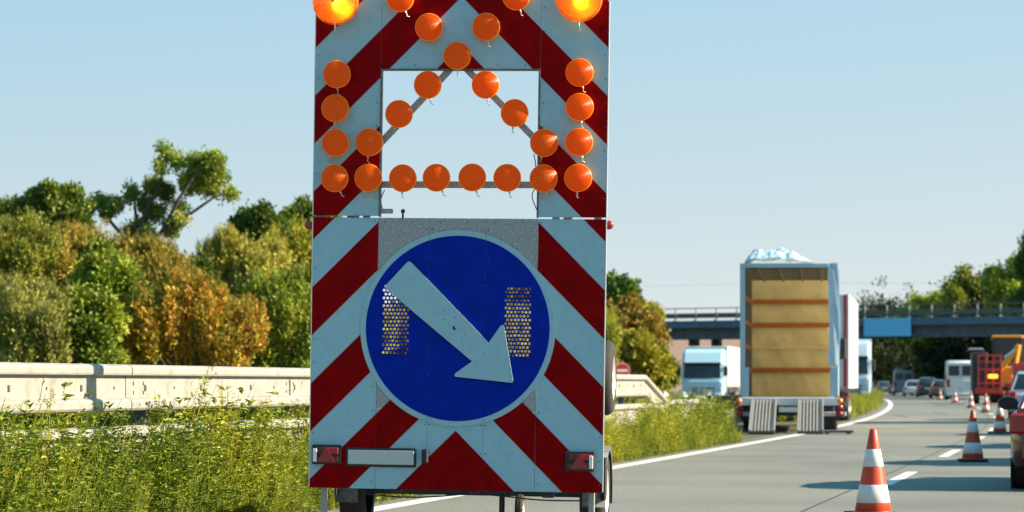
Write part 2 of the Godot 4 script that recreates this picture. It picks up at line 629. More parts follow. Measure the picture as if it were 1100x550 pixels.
func setup_camera() -> void:
	var cam := Camera3D.new()
	cam.name = "camera"
	add_child(cam)
	var lens := CameraAttributesPhysical.new()
	lens.frustum_focal_length = 92.0
	lens.frustum_focus_distance = 19.9
	lens.frustum_near = 0.5
	lens.frustum_far = 4000.0
	lens.exposure_aperture = 3.8
	cam.attributes = lens
	cam.keep_aspect = Camera3D.KEEP_HEIGHT
	cam.set_frustum(550.0 / FOCAL * 0.5, Vector2(0, 137.0 / FOCAL * 0.5), 0.5, 4000.0)
	cam.position = Vector3(0, EYE, 0)
	cam.current = true
	var env := Environment.new()
	env.background_mode = Environment.BG_SKY
	env.tonemap_mode = Environment.TONE_MAPPER_LINEAR
	env.tonemap_exposure = 2.9
	env.sdfgi_enabled = true
	env.ssao_enabled = true
	env.ssil_enabled = true
	# clear autumn sky: deeper blue overhead, pale at the horizon, a little whiter on the sun's side
	var w := 512
	var h := 256
	var img := Image.create(w, h, false, Image.FORMAT_RGBF)
	for y in h:
		var el := PI / 2 - PI * (y + 0.5) / h
		var s := clampf(sin(el), 0.0, 1.0)
		for x in w:
			var az := TAU * (x + 0.5) / w                      # 0 along -Z, + to the right
			var side := 0.5 + 0.5 * sin(az) * cos(maxf(el, 0.0))
			var k := pow(1.0 - s, 5.0)
			var c := Vector3(0.056, 0.193, 0.295).lerp(Vector3(0.272, 0.283, 0.27), k)
			c *= Vector3(lerpf(0.78, 1.22, side), lerpf(0.88, 1.12, side), lerpf(0.94, 1.06, side))
			img.set_pixel(x, y, Color(c.x, c.y, c.z))
	var pano := PanoramaSkyMaterial.new()
	pano.panorama = ImageTexture.create_from_image(img)
	var sky := Sky.new()
	sky.sky_material = pano
	env.sky = sky
	var we := WorldEnvironment.new()
	we.name = "environment"
	we.environment = env
	add_child(we)
	var sun := DirectionalLight3D.new()
	sun.name = "sun"
	sun.light_energy = 1.6
	sun.light_angular_distance = 0.5
	sun.light_color = Color(1.0, 0.925, 0.8)
	sun.shadow_enabled = true
	add_child(sun)
	var elev := deg_to_rad(28.0)
	var from := Vector3(cos(elev), sin(elev), 0.095)
	sun.look_at_from_position(from * 50.0, Vector3.ZERO, Vector3.UP)

# ------------------------------------------------------------------ ground, road, markings
func strip(st: SurfaceTool, d0: float, d1: float, o0: float, o1: float, y: float, step := 4.0) -> void:
	flat(st)
	var d := d0
	while d < d1 - 0.001:
		var e := minf(d + step, d1)
		quad(st, Vector3(smooth_x(d) + o0, y, -d), Vector3(smooth_x(e) + o0, y, -e), Vector3(smooth_x(e) + o1, y, -e), Vector3(smooth_x(d) + o1, y, -d))
		d = e

func build_ground() -> void:
	var st := mb()
	flat(st)
	quad(st, Vector3(-1500, 0, 60), Vector3(-1500, 0, -3000), Vector3(1500, 0, -3000), Vector3(1500, 0, 60))
	struct("ground", st, M.soil)
	st = mb()
	strip(st, -30, 560, -0.55, 11.5, 0.012, 6.0)
	struct("road", st, M.asphalt)
	st = mb()
	strip(st, -30, 560, -13.5, -4.2, 0.012, 6.0)
	struct("opposite_road", st, M.asphalt)
	st = mb()
	strip(st, -30, 420, -0.13, 0.13, 0.016, 3.0)
	struct("edge_line", st, M.marking)
	st = mb()
	strip(st, -30, 420, 8.4, 8.62, 0.016, 3.0)
	struct("edge_line", st, M.marking)
	# broken line between the lanes
	var d := 7.0
	for k in 24:
		st = mb()
		strip(st, d, d + 4.6, 4.27, 4.43, 0.016, 1.6)
		struct("lane_marking", st, M.marking)
		d += 11.7
	# bitumen joint beside the broken line and cross joints in the carriageway
	st = mb()
	strip(st, -20, 200, 4.07, 4.095, 0.0155, 4.0)
	struct("road_joint", st, M.joint)
	st = mb()
	strip(st, -20, 200, -0.42, -0.4, 0.0155, 4.0)
	struct("road_joint", st, M.joint)
	for j in [[92.0, 1.2, 2.0], [101.0, 2.6, 3.3]]:
		st = mb()
		flat(st)
		var x0: float = smooth_x(j[0]) + j[1]
		var x1: float = smooth_x(j[0]) + j[2]
		quad(st, Vector3(x0, 0.0155, -j[0]), Vector3(x0 + 0.35, 0.0155, -j[0] - 6.0), Vector3(x0 + 0.5, 0.0155, -j[0] - 6.0), Vector3(x0 + 0.12, 0.0155, -j[0]))
		struct("road_joint", st, M.joint)
	# ploughed field rising beyond the overpass
	st = mb()
	soft(st)
	var nx := 24
	var nz := 10
	var hill := func(i: int, j: int) -> Vector3:
		var x := lerpf(-140.0, 150.0, i / float(nx))
		var z := lerpf(360.0, 760.0, j / float(nz))
		return Vector3(x, -0.2 + 15.0 * smoothstep(0.0, 0.9, j / float(nz)) * (0.85 + 0.15 * sin(x * 0.03)), -z)
	for i in nx:
		for j in nz:
			quad(st, hill.call(i, j), hill.call(i, j + 1), hill.call(i + 1, j + 1), hill.call(i + 1, j))
	struct("hill_field", st, M.field)

# ------------------------------------------------------------------ overpass
func build_bridge() -> void:
	var a := at(640, 362, 222)
	var b := at(1230, 357, 196)
	var mid := (a + b) / 2.0
	var run := Vector3(b.x - a.x, 0, b.z - a.z)
	var length := run.length()
	var t := thing("overpass", "grey road overpass crossing the motorway on slim piers with thin railings", "bridge", Vector3(mid.x, 0, mid.z), atan2(-run.z, run.x))
	var h := length / 2.0
	var under := 5.05
	var st := mb()
	box(st, Vector3(0, under + 0.5, -5.0), Vector3(length, 1.0, 9.0), 0.05)
	part(t, "deck", st, M.concrete)
	st = mb()
	box(st, Vector3(0, under + 1.06, -0.1), Vector3(length, 0.62, 0.5), 0.04)
	part(t, "fascia", st, M.fascia)
	st = mb()
	box(st, Vector3(0, under + 0.25, -0.55), Vector3(length, 0.9, 0.4), 0.03)
	part(t, "girder", st, M.concrete)
	# the sky-blue board hung on the fascia
	var x0 := 0.0
	var base := t.transform.affine_inverse()
	var p0 := base * at(923, 347, 207.5)
	var p1 := base * at(975, 347, 205.5)
	st = mb()
	box(st, Vector3((p0.x + p1.x) / 2.0, under + 0.62, 0.25), Vector3(p1.x - p0.x, 1.45, 0.08), 0.02)
	var bn := part(t, "banner", st, M.banner)
	bn.set_meta("label", "plain sky blue banner hung on the bridge side")
	var n := int(length / 1.85)
	for k in n + 1:
		x0 = -h + 0.05 + k * (length - 0.1) / n
		st = mb()
		box(st, Vector3(x0, under + 1.9, -0.1), Vector3(0.1, 1.06, 0.1), 0.01)
		box(st, Vector3(x0, under + 1.4, 0.18), Vector3(0.14, 0.12, 0.06), 0.01)
		part(t, "railing_post", st, M.galv)
	for y in [1.62, 1.95, 2.4]:
		st = mb()
		tube(st, [Vector3(-h, under + y, -0.02), Vector3(h, under + y, -0.02)], [0.045 if y > 2.0 else 0.05], 6)
		part(t, "railing_rail", st, M.steel)
	st = mb()
	box(st, Vector3(0, under + 1.78, -0.2), Vector3(length, 0.3, 0.04))
	part(t, "crash_rail", st, M.steel)
	for px in [714.0, 1180.0]:
		var q := base * at(px, 400, 216.0 if px < 800.0 else 200.0)
		st = mb()
		box(st, Vector3(q.x, under / 2.0 - 0.1, -3.0), Vector3(0.75, under + 0.3, 0.75), 0.08)
		part(t, "pier", st, M.concrete)
		st = mb()
		box(st, Vector3(q.x, under / 2.0 - 0.1, -7.0), Vector3(0.75, under + 0.3, 0.75), 0.08)
		part(t, "pier", st, M.concrete)

# ------------------------------------------------------------------ the warning trailer
const UNIT := 0.0070978        # one unit of the board's layout in metres
var roll := 0.0146

func lp(px: float, py: float) -> Vector2:         # a spot on the board, from the photograph, in metres from the middle of its foot
	var r := Vector2((px - 487.7) / 0.9936, 581.0 - py)
	return Vector2(r.x * cos(roll) - r.y * sin(roll), r.x * sin(roll) + r.y * cos(roll)) * UNIT

func u(x: float, y: float) -> Vector2:
	return Vector2(x, y) * UNIT

func urect(x0: float, y0: float, x1: float, y1: float) -> PackedVector2Array:
	return rect(x0 * UNIT, y0 * UNIT, x1 * UNIT, y1 * UNIT)

func build_trailer() -> void:
	var t := thing("warning_trailer", "tall red and white striped warning trailer with amber lamps and blue arrow sign", "trailer", Vector3(-0.442, 0.0, -19.87))
	t.basis = Basis(Vector3.UP, deg_to_rad(-6.5)) * Basis(Vector3(0, 0, 1), -roll)
	var W := 158.5
	var bottom := 54.5
	var seam := 347.5
	var top := 597.0
	var hx0 := -87.0
	var hx1 := 86.0
	var win_top := 507.0
	var cc := lp(491.5, 352.8) / UNIT          # middle of the round sign
	# perforated fields: [x0, y0, x1, y1] in units
	var pa := lp(409.5, 380.5) / UNIT
	var pb := lp(440.5, 305.5) / UNIT
	var pc := lp(541.0, 383.5) / UNIT
	var pd := lp(571.5, 308.5) / UNIT
	var holes := [[pa.x, pa.y, pb.x, pb.y], [pc.x, pc.y, pd.x, pd.y]]
	# --- panels
	var g := 0.13
	var plates := [
		PackedVector2Array([u(-W, seam + 1), u(hx0 - g, seam + 1), u(hx0 - g, top), u(-W + 14, top), u(-W, top - 18)]),
		PackedVector2Array([u(hx1 + g, seam + 1), u(W, seam + 1), u(W, top - 18), u(W - 14, top), u(hx1 + g, top)]),
		urect(hx0 + g, win_top, hx1 - g, top),
		urect(-W, bottom, hx0 - g, seam - 1),
		urect(hx1 + g, bottom, W, seam - 1)]
	var st: SurfaceTool
	for p in plates:
		st = mb()
		prism(st, p, -0.022, 0.0)
		part(t, "board_panel", st, M.white_film)
	var cuts := [hx0 + g, -31.0, 30.0, hx1 - g]
	var plate_low := 141.0
	for k in 3:
		st = mb()
		prism(st, urect(cuts[k] + g, bottom, cuts[k + 1] - g, plate_low - 0.3), -0.022, 0.0)
		part(t, "board_panel", st, M.white_film)
	# galvanised plate behind the sign, with openings behind the perforated fields
	for k in 3:
		st = mb()
		var x0: float = cuts[k] + g
		var x1: float = cuts[k + 1] - g
		var done := false
		for hl in holes:
			if hl[0] > x0 - 1.0 and hl[2] < x1 + 1.0:
				done = true
				prism(st, urect(x0, plate_low, x1, hl[1]), -0.02, -0.002)
				prism(st, urect(x0, hl[3], x1, seam - 1), -0.02, -0.002)
				prism(st, urect(x0, hl[1], hl[0], hl[3]), -0.02, -0.002)
				prism(st, urect(hl[2], hl[1], x1, hl[3]), -0.02, -0.002)
		if not done:
			prism(st, urect(x0, plate_low, x1, seam - 1), -0.02, -0.002)
		part(t, "backing_plate", st, M.galv)
	# --- red stripes: sheets of film, 2 mm proud
	var regions := plates.duplicate()
	for k in 3:
		regions.append(urect(cuts[k] + g, bottom, cuts[k + 1] - g, 176.0))
	for k in [-1, 1, 3, 5, 7, 9, 11]:
		var s0: float = 51.8 * k
		var s1: float = s0 + 51.8 if k < 11 else s0 + 90.0
		# left half: s = (x + W) + (529.7 - y)
		var y_at := func(x: float, s: float) -> float: return x + W + 529.7 - s
		var left := PackedVector2Array([u(-W, y_at.call(-W, s0)), u(0, y_at.call(0, s0)), u(0, y_at.call(0, s1)), u(-W, y_at.call(-W, s1))])
		var right := PackedVector2Array()
		for p in left:
			right.append(Vector2(-p.x, p.y))
		for half in [left, right]:
			for r in regions:
				for poly in Geometry2D.intersect_polygons(half, r):
					if poly.size() > 2:
						st = mb()
						prism(st, poly, 0.0002, 0.002)
						part(t, "red_stripe", st, M.red_film)
	# --- round sign
	var xs := [-140.0]
	for hl in holes:
		xs.append(hl[0])
		xs.append(hl[2])
	xs.append(-31.0)
	xs.append(30.0)
	xs.append(140.0)
	xs.sort()
	for layer in 2:
		var disc := circle(cc * UNIT, (105.5 if layer == 0 else 99.5) * UNIT, 128)
		st = mb()
		for k in xs.size() - 1:
			var e0: float = xs[k] + (0.2 if xs[k] in [-31.0, 30.0] else 0.0)
			var e1: float = xs[k + 1] - (0.2 if xs[k + 1] in [-31.0, 30.0] else 0.0)
			var cells := [[60.0, 400.0]]
			for hl in holes:
				if absf(hl[0] - e0) < 0.5 and absf(hl[2] - e1) < 0.5:
					cells = [[60.0, hl[1]], [hl[3], 400.0]]
			for cell in cells:
				for poly in Geometry2D.intersect_polygons(disc, urect(e0, cell[0], e1, cell[1])):
					prism(st, poly, 0.003 if layer == 0 else 0.0092, 0.009 if layer == 0 else 0.0112)
		part(t, "sign_rim" if layer == 0 else "sign_face", st, M.white_film if layer == 0 else M.blue_film)
	for hl in holes:
		st = mb()
		perforated(st, hl)
		part(t, "perforated_field", st, M.blue_film)
	# --- arrow
	var arrow := PackedVector2Array()
	for p in [[441.5, 281], [525.6, 368.2], [538.2, 350], [540.6, 349], [542, 351.5], [551.6, 408.5], [550.3, 411], [547.6, 410.8], [489.8, 404.6], [488.6, 402.6], [490.2, 400.6], [507.7, 388.2], [414.4, 309.6], [414.2, 306.8], [438.6, 280.9]]:
		arrow.append(lp(p[0], p[1]))
	st = mb()
	prism(st, arrow, 0.022, 0.034)
	var ar := part(t, "arrow", st, M.white_film)
	for p in [[478, 334], [489, 341], [477, 343], [500, 359], [496, 364], [521, 379], [512, 387], [548, 404]]:
		var q := lp(p[0], p[1])
		st = mb()
		lathe(st, [Vector2(0.0045, 0), Vector2(0.0045, 0.003), Vector2(0, 0.003)], facing(Vector3(q.x, q.y, 0.034)), 8)
		part(ar, "bolt", st, M.black)
	st = mb()
	var piv := lp(489, 352.3)
	lathe(st, [Vector2(0.014, 0), Vector2(0.014, 0.006), Vector2(0.006, 0.01), Vector2(0, 0.01)], facing(Vector3(piv.x, piv.y, 0.034)), 12)
	lathe(st, [Vector2(0.05, -0.024), Vector2(0.05, 0.0)], facing(Vector3(piv.x, piv.y, 0.034)), 12)
	part(ar, "pivot_bolt", st, M.black)
	# --- rivets along the seams and edges
	st = mb()
	var rng := RandomNumberGenerator.new()
	rng.seed = 5
	for x in [-W + 3, hx0 - 3.5, hx1 + 3.5, W - 3]:
		var y := bottom + 8
		while y < top - 20:
			if rng.randf() < 0.85 and absf(y - seam) > 4:
				rivet(st, x, y, 0.0021)
			y += 25.5
	for x in [-33.5, -28.5, 27.5, 32.5]:
		var y := bottom + 10
		while y < seam - 5:
			if not (Vector2(x, y) - cc).length() < 105.0 or fmod(y, 3.0) < 2.0:
				rivet(st, x, y, 0.0115 if (Vector2(x, y) - cc).length() < 98.0 else 0.0021)
			y += 30.0
	for x in range(-80, 85, 30):
		rivet(st, x, win_top + 4, 0.0021)
		rivet(st, x, seam - 5, 0.0)
	var rv := part(t, "rivets", st, M.black)
	stuff(rv)
	# --- hinge between the halves and the bright aluminium edges
	for x in [-150.0, -112.0, -100.0, 105.0, 117.0, 150.0]:
		st = mb()
		tube(st, [Vector3((x - 4) * UNIT, seam * UNIT, 0.006), Vector3((x + 4) * UNIT, seam * UNIT, 0.006)], [0.007], 8)
		part(t, "hinge", st, M.steel)
	for sx in [-1.0, 1.0]:
		st = mb()
		box(st, Vector3(sx * (W * UNIT + 0.004), (bottom + seam) / 2 * UNIT, -0.012), Vector3(0.007, (seam - bottom - 2) * UNIT, 0.03), 0.001)
		box(st, Vector3(sx * (W * UNIT + 0.004), (seam + 1 + top - 18) / 2 * UNIT, -0.012), Vector3(0.007, (top - 18 - seam - 1) * UNIT, 0.03), 0.001)
		part(t, "edge_strip", st, M.alu)
	# frame of the window
	st = mb()
	var fz := -0.016
	box(st, Vector3((hx0 + 1.1) * UNIT, (seam + win_top) / 2 * UNIT, fz), Vector3(0.012, (win_top - seam) * UNIT, 0.05), 0.001)
	box(st, Vector3((hx1 - 1.1) * UNIT, (seam + win_top) / 2 * UNIT, fz), Vector3(0.012, (win_top - seam) * UNIT, 0.05), 0.001)
	box(st, Vector3((hx0 + hx1) / 2 * UNIT, (win_top - 0.9) * UNIT, fz), Vector3((hx1 - hx0 - 4.0) * UNIT, 0.012, 0.05), 0.001)
	part(t, "window_frame", st, M.steel)
	# --- struts that carry lamps
	var s_pts := [[[490, 66], [400, 160]], [[493, 66], [586, 162]], [[402, 197], [586, 199]]]
	for s in s_pts:
		st = mb()
		var a := lp(s[0][0], s[0][1])
		var b := lp(s[1][0], s[1][1])
		bar(st, Vector3(a.x, a.y, -0.045), Vector3(b.x, b.y, -0.045), 0.05, 0.03, 0.003, Vector3(0, 0, 1))
		part(t, "strut", st, M.galv)
	# --- lamps
	var small := [[431, -2], [555.5, -2], [461.6, 29.6], [523.6, 30.2], [492, 61.4], [460.6, 91.6], [523, 92.3], [429.5, 122.5], [553.9, 123], [362.3, 79], [360.7, 116], [360.7, 152.7], [398, 152.7], [584.7, 155], [622.9, 80.5], [622.9, 117.7], [622.3, 155],
		[360, 190.7], [396.4, 190.7], [434, 191.4], [470, 191.4], [508.4, 191.7], [546, 192], [584.7, 193], [621.6, 192.6]]
	var proto: Node3D = null
	var k := 0
	for p in small:
		var q := lp(p[0], p[1])
		var l: Node3D
		if proto == null:
			proto = make_lamp(t)
			l = proto
		else:
			l = proto.duplicate()
			t.add_child(l, true)
			l.name = "warning_lamp_%03d" % k
		l.position = Vector3(q.x, q.y, 0.002)
		l.rotation = Vector3(rng.randf_range(-0.05, 0.05), rng.randf_range(-0.06, 0.06), rng.randf() * 0.8 - 0.4)
		k += 1
	for p in [[361, 1], [622.5, 2]]:
		var q := lp(p[0], p[1])
		big_lamp(t, Vector3(q.x, q.y, 0.002))
	# wires
	st = mb()
	wire(st, [lp(574, 203), lp(571, 212), lp(577, 228), lp(578, 232)], -0.03)
	wire(st, [lp(412, 203), lp(408, 214), lp(411, 226), lp(418, 228)], -0.03)
	wire(st, [lp(573, 166), lp(575, 180), lp(573, 196)], -0.03)
	part(t, "cable", st, M.black)
	st = mb()
	var bx := lp(414, 226)
	box(st, Vector3(bx.x, bx.y, -0.03), Vector3(0.1, 0.035, 0.04), 0.005)
	part(t, "bracket", st, M.galv)
	st = mb()
	var kn := lp(432.5, 230)
	lathe(st, [Vector2(0.008, -0.03), Vector2(0.008, 0.01), Vector2(0.018, 0.02), Vector2(0.012, 0.04), Vector2(0, 0.042)], Transform3D(Basis.IDENTITY, Vector3(kn.x, kn.y, 0.0)), 10)
	part(t, "latch_knob", st, M.black)
	# --- rear lights, plate
	for side in 2:
		var q := lp(350.5 if side == 0 else 623.0, 488.5 if side == 0 else 495.0)
		var tl := sub(t, "tail_light", Vector3(q.x, q.y, 0.002))
		st = mb()
		box(st, Vector3(0, 0, 0.018), Vector3(0.225, 0.15, 0.036), 0.006)
		part(tl, "housing", st, M.black)
		var o := -1.0 if side == 0 else 1.0
		st = mb()
		box(st, Vector3(-0.05, 0.03, 0.043), Vector3(0.085, 0.05, 0.018), 0.005)
		part(tl, "brake_lens", st, M.dark_lens)
		st = mb()
		box(st, Vector3(o * 0.086, -0.005, 0.056), Vector3(0.03, 0.1, 0.012), 0.003)
		part(tl, "reversing_lens", st, M.white_lens)
		st = mb()
		box(st, Vector3(0.05, 0.03, 0.043), Vector3(0.085, 0.05, 0.018), 0.005)
		part(tl, "turn_lens", st, M.red_lens)
		st = mb()
		box(st, Vector3(0, -0.034, 0.041), Vector3(0.185, 0.04, 0.014), 0.004)
		part(tl, "lower_lens", st, M.dark_lens)
		st = mb()
		prism(st, PackedVector2Array([Vector2(-0.072, -0.058), Vector2(0.072, -0.058), Vector2(0, 0.06)]), 0.05, 0.062)
		part(tl, "reflector", st, M.red_lens)
	var np := lp(409, 491.5)
	var plate := sub(t, "plate_holder", Vector3(np.x, np.y, 0.002))
	st = mb()
	box(st, Vector3(0, 0, 0.008), Vector3(0.545, 0.145, 0.016), 0.006)
	part(plate, "plate_frame", st, M.black)
	st = mb()
	box(st, Vector3(0, 0, 0.014), Vector3(0.51, 0.108, 0.01), 0.003)
	part(plate, "plate", st, M.plate)
	st = mb()
	var pl := lp(457, 490)
	box(st, Vector3(pl.x, pl.y, 0.025), Vector3(0.05, 0.11, 0.05), 0.01)
	part(t, "plate_light", st, M.black)
	for px in [330.0, 653.0]:
		var q := lp(px, 240.5 if px < 400.0 else 242.5)
		st = mb()
		lathe(st, [Vector2(0.034, -0.03), Vector2(0.034, 0.012), Vector2(0.024, 0.022), Vector2(0, 0.024)], facing(Vector3(q.x, q.y, -0.03)), 14)
		part(t, "side_marker", st, M.red_lens)
	# --- frame behind the board
	st = mb()
	for x in [-118.0, 118.0]:
		box(st, Vector3(x * UNIT, (bottom + 540) / 2 * UNIT, -0.06), Vector3(0.06, (540 - bottom) * UNIT, 0.07), 0.004)
	box(st, Vector3(0, 0.47, -0.07), Vector3(2.2, 0.07, 0.08), 0.004)
	box(st, Vector3(0, 0.93, -0.06), Vector3(1.7, 0.05, 0.06), 0.004)
	part(t, "board_frame", st, M.steel)
	st = mb()
	for x in [-0.55, 0.55]:
		bar(st, Vector3(x, 0.47, -0.1), Vector3(x, 0.47, -2.6), 0.08, 0.1, 0.005)
		bar(st, Vector3(x, 0.47, -2.6), Vector3(0, 0.45, -3.9), 0.08, 0.1, 0.005)
		bar(st, Vector3(x * 1.4, 1.9, -0.1), Vector3(x, 0.5, -1.4), 0.05, 0.05, 0.004)
	bar(st, Vector3(-1.0, 0.33, -1.25), Vector3(1.0, 0.33, -1.25), 0.07, 0.07, 0.005)
	box(st, Vector3(0, 0.75, -1.9), Vector3(1.0, 0.5, 0.7), 0.02)
	part(t, "chassis", st, M.chassis)
	# wheels with mudguards
	for sx in [-1.0, 1.0]:
		var wh := wheel(t, Vector3(sx * 0.97, 0.325 + (0.012 if sx > 0 else -0.01), -1.25), 0.325, 0.2, sx)
		wh.name = "wheel" if sx < 0 else "wheel_001"
		st = mb()
		soft(st)
		for i in 12:
			var a0 := lerpf(-0.25, PI + 0.25, i / 12.0)
			var a1 := lerpf(-0.25, PI + 0.25, (i + 1) / 12.0)
			var rr := 0.385
			var xx0: float = sx * 0.9
			var xx1: float = sx * 1.085
			var c := Vector3(0, 0.33, -1.25)
			var p0 := c + Vector3(xx0, sin(a0) * rr, cos(a0) * rr)
			var p1 := c + Vector3(xx1, sin(a0) * rr, cos(a0) * rr)
			var p2 := c + Vector3(xx1, sin(a1) * rr, cos(a1) * rr)
			var p3 := c + Vector3(xx0, sin(a1) * rr, cos(a1) * rr)
			quad(st, p0, p1, p2, p3)
			var inn := 0.985
			quad(st, c + Vector3(xx0, sin(a0) * rr * inn, cos(a0) * rr * inn), c + Vector3(xx0, sin(a1) * rr * inn, cos(a1) * rr * inn), c + Vector3(xx1, sin(a1) * rr * inn, cos(a1) * rr * inn), c + Vector3(xx1, sin(a0) * rr * inn, cos(a0) * rr * inn))
			quad(st, p1, c + Vector3(xx1, sin(a0) * (rr - 0.04), cos(a0) * (rr - 0.04)), c + Vector3(xx1, sin(a1) * (rr - 0.04), cos(a1) * (rr - 0.04)), p2)
		part(t, "mudguard", st, M.steel)
		st = mb()
		box(st, Vector3(sx * 1.075, 0.46, -0.92), Vector3(0.02, 0.34, 0.16), 0.004)
		part(t, "mud_flap", st, M.black)
	var sp := wheel(t, Vector3(1.03, 1.262, -1.2), 0.3, 0.17, 1.0)
	sp.name = "spare_wheel"
	st = mb()
	bar(st, Vector3(0.55, 0.5, -1.2), Vector3(0.95, 1.26, -1.2), 0.06, 0.06, 0.004)
	part(t, "spare_wheel_arm", st, M.steel)
	# jockey wheel, stay and stand under the board
	var jw := lp(546, 545)
	wheel(t, Vector3(jw.x + 0.05, 0.24, -0.35), 0.11, 0.06, 1.0).name = "jockey_wheel"
	st = mb()
	tube(st, [Vector3(jw.x - 0.09, 0.52, -0.35), Vector3(jw.x - 0.09, 0.03, -0.35)], [0.022], 10)
	box(st, Vector3(jw.x - 0.09, 0.025, -0.35), Vector3(0.16, 0.02, 0.16), 0.004)
	part(t, "jockey_post", st, M.black)
	for px in [344.5, 634.0]:
		var sg := lp(px, 535)
		st = mb()
		box(st, Vector3(sg.x, 0.22, -0.1), Vector3(0.045, 0.4, 0.045), 0.004)
		box(st, Vector3(sg.x, 0.02, -0.1), Vector3(0.15, 0.03, 0.15), 0.004)
		part(t, "support_leg", st, M.galv)
	# cable slung under the board
	st = mb()
	wire(st, [lp(390, 531), lp(430, 534.5), lp(470, 533.5), lp(505, 530)], -0.06, 0.006)
	wire(st, [lp(505, 530), lp(540, 533), lp(580, 537), lp(622, 537.5)], -0.06, 0.006)
	part(t, "underside_cable", st, M.black)
	st = mb()
	for p in [[424, 528], [508, 529], [588, 532]]:
		var q := lp(p[0], p[1])
		box(st, Vector3(q.x, q.y, -0.05), Vector3(0.09, 0.035, 0.05), 0.006)
	part(t, "clamp", st, M.black)

func rivet(st: SurfaceTool, x: float, y: float, z: float) -> void:
	lathe(st, [Vector2(0.0052, 0), Vector2(0.004, 0.0022), Vector2(0, 0.003)], facing(Vector3(x * UNIT, y * UNIT, z)), 6)

func wire(st: SurfaceTool, pts: Array, z: float, r := 0.004) -> void:
	var c := Curve3D.new()
	for i in pts.size():
		var p := Vector3(pts[i].x, pts[i].y, z)
		var a: Vector2 = pts[maxi(0, i - 1)]
		var b: Vector2 = pts[mini(pts.size() - 1, i + 1)]
		var tn := Vector3(b.x - a.x, b.y - a.y, 0) * 0.18
		c.add_point(p, -tn, tn)
	var out := []
	for i in 13:
		out.append(c.sample_baked(c.get_baked_length() * i / 12.0, true))
	tube(st, out, [r], 5)

func perforated(st: SurfaceTool, hl: Array) -> void:
	# a blue sheet with staggered round holes
	flat(st)
	var cols := 7
	var rows := 18
	var x0: float = hl[0] * UNIT
	var y0: float = hl[1] * UNIT
	var pw: float = (hl[2] - hl[0]) * UNIT / (cols + 0.5)
	var ph: float = (hl[3] - hl[1]) * UNIT / rows
	var z := 0.0112
	var r := minf(pw, ph) * 0.385
	for j in rows:
		var shift := 0.5 * pw if j % 2 == 1 else 0.0
		var yb := y0 + j * ph
		if j % 2 == 1:
			sheet(st, x0, yb, x0 + shift, yb + ph, z)
		else:
			sheet(st, x0 + cols * pw, yb, x0 + (cols + 0.5) * pw, yb + ph, z)
		for i in cols:
			var xa := x0 + shift + i * pw
			var c := Vector2(xa + pw / 2, yb + ph / 2)
			for e in 8:
				var t0 := TAU * (e + 0.5) / 8 
				var t1 := TAU * (e + 1.5) / 8
				var o0 := Vector2(cos(t0), sin(t0))
				var o1 := Vector2(cos(t1), sin(t1))
				var s0 := o0 / maxf(absf(o0.x), absf(o0.y)) * Vector2(pw / 2, ph / 2)
				var s1 := o1 / maxf(absf(o1.x), absf(o1.y)) * Vector2(pw / 2, ph / 2)
				var ia := c + o0 * r
				var ib := c + o1 * r
				var oa := c + s0
				var ob := c + s1
				quad(st, Vector3(ia.x, ia.y, z), Vector3(oa.x, oa.y, z), Vector3(ob.x, ob.y, z), Vector3(ib.x, ib.y, z))
				if e % 2 == 0 or true:
					var mid := (t0 + t1) / 2.0
					var corner := Vector2(signf(cos(mid)) * pw / 2, signf(sin(mid)) * ph / 2)
					if absf(absf(cos(mid)) - absf(sin(mid))) < 0.1:
						var q := c + corner
						tri(st, Vector3(oa.x, oa.y, z), Vector3(q.x, q.y, z), Vector3(ob.x, ob.y, z))

func sheet(st: SurfaceTool, x0: float, y0: float, x1: float, y1: float, z: float) -> void:
	quad(st, Vector3(x0, y0, z), Vector3(x0, y1, z), Vector3(x1, y1, z), Vector3(x1, y0, z))

func make_lamp(t: Node3D) -> Node3D:
	var l := sub(t, "warning_lamp")
	var R := 0.106
	var st := mb()
	lathe(st, [Vector2(0.07, -0.03), Vector2(R * 0.93, 0.0), Vector2(R * 0.97, 0.052), Vector2(R, 0.054), Vector2(R, 0.066), Vector2(R * 0.96, 0.07)], facing(Vector3.ZERO), 40)
	part(l, "body", st, M.amber_body_glow)
	st = mb()
	var prof := []
	var n := 22
	for i in n + 1:
		var f := 1.0 - i / float(n)
		prof.append(Vector2(R * 0.965 * f, 0.068 + 0.034 * (1.0 - f * f) + (0.0026 if i % 2 == 1 else 0.0)))
	lathe(st, prof, facing(Vector3.ZERO), 40, false)
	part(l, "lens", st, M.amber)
	st = mb()
	tube(st, [Vector3(0.0, -R * 0.9, 0.03), Vector3(0.004, -R * 1.15, 0.035), Vector3(-0.003, -R * 1.32, 0.02), Vector3(0.012, -R * 1.42, 0.004)], [0.005, 0.004, 0.0035, 0.0035], 6)
	lathe(st, [Vector2(0.008, -0.008), Vector2(0.008, 0.008), Vector2(0, 0.009)], facing(Vector3(0.0, -R * 1.05, 0.03)), 8)
	part(l, "clip", st, M.alu)
	return l

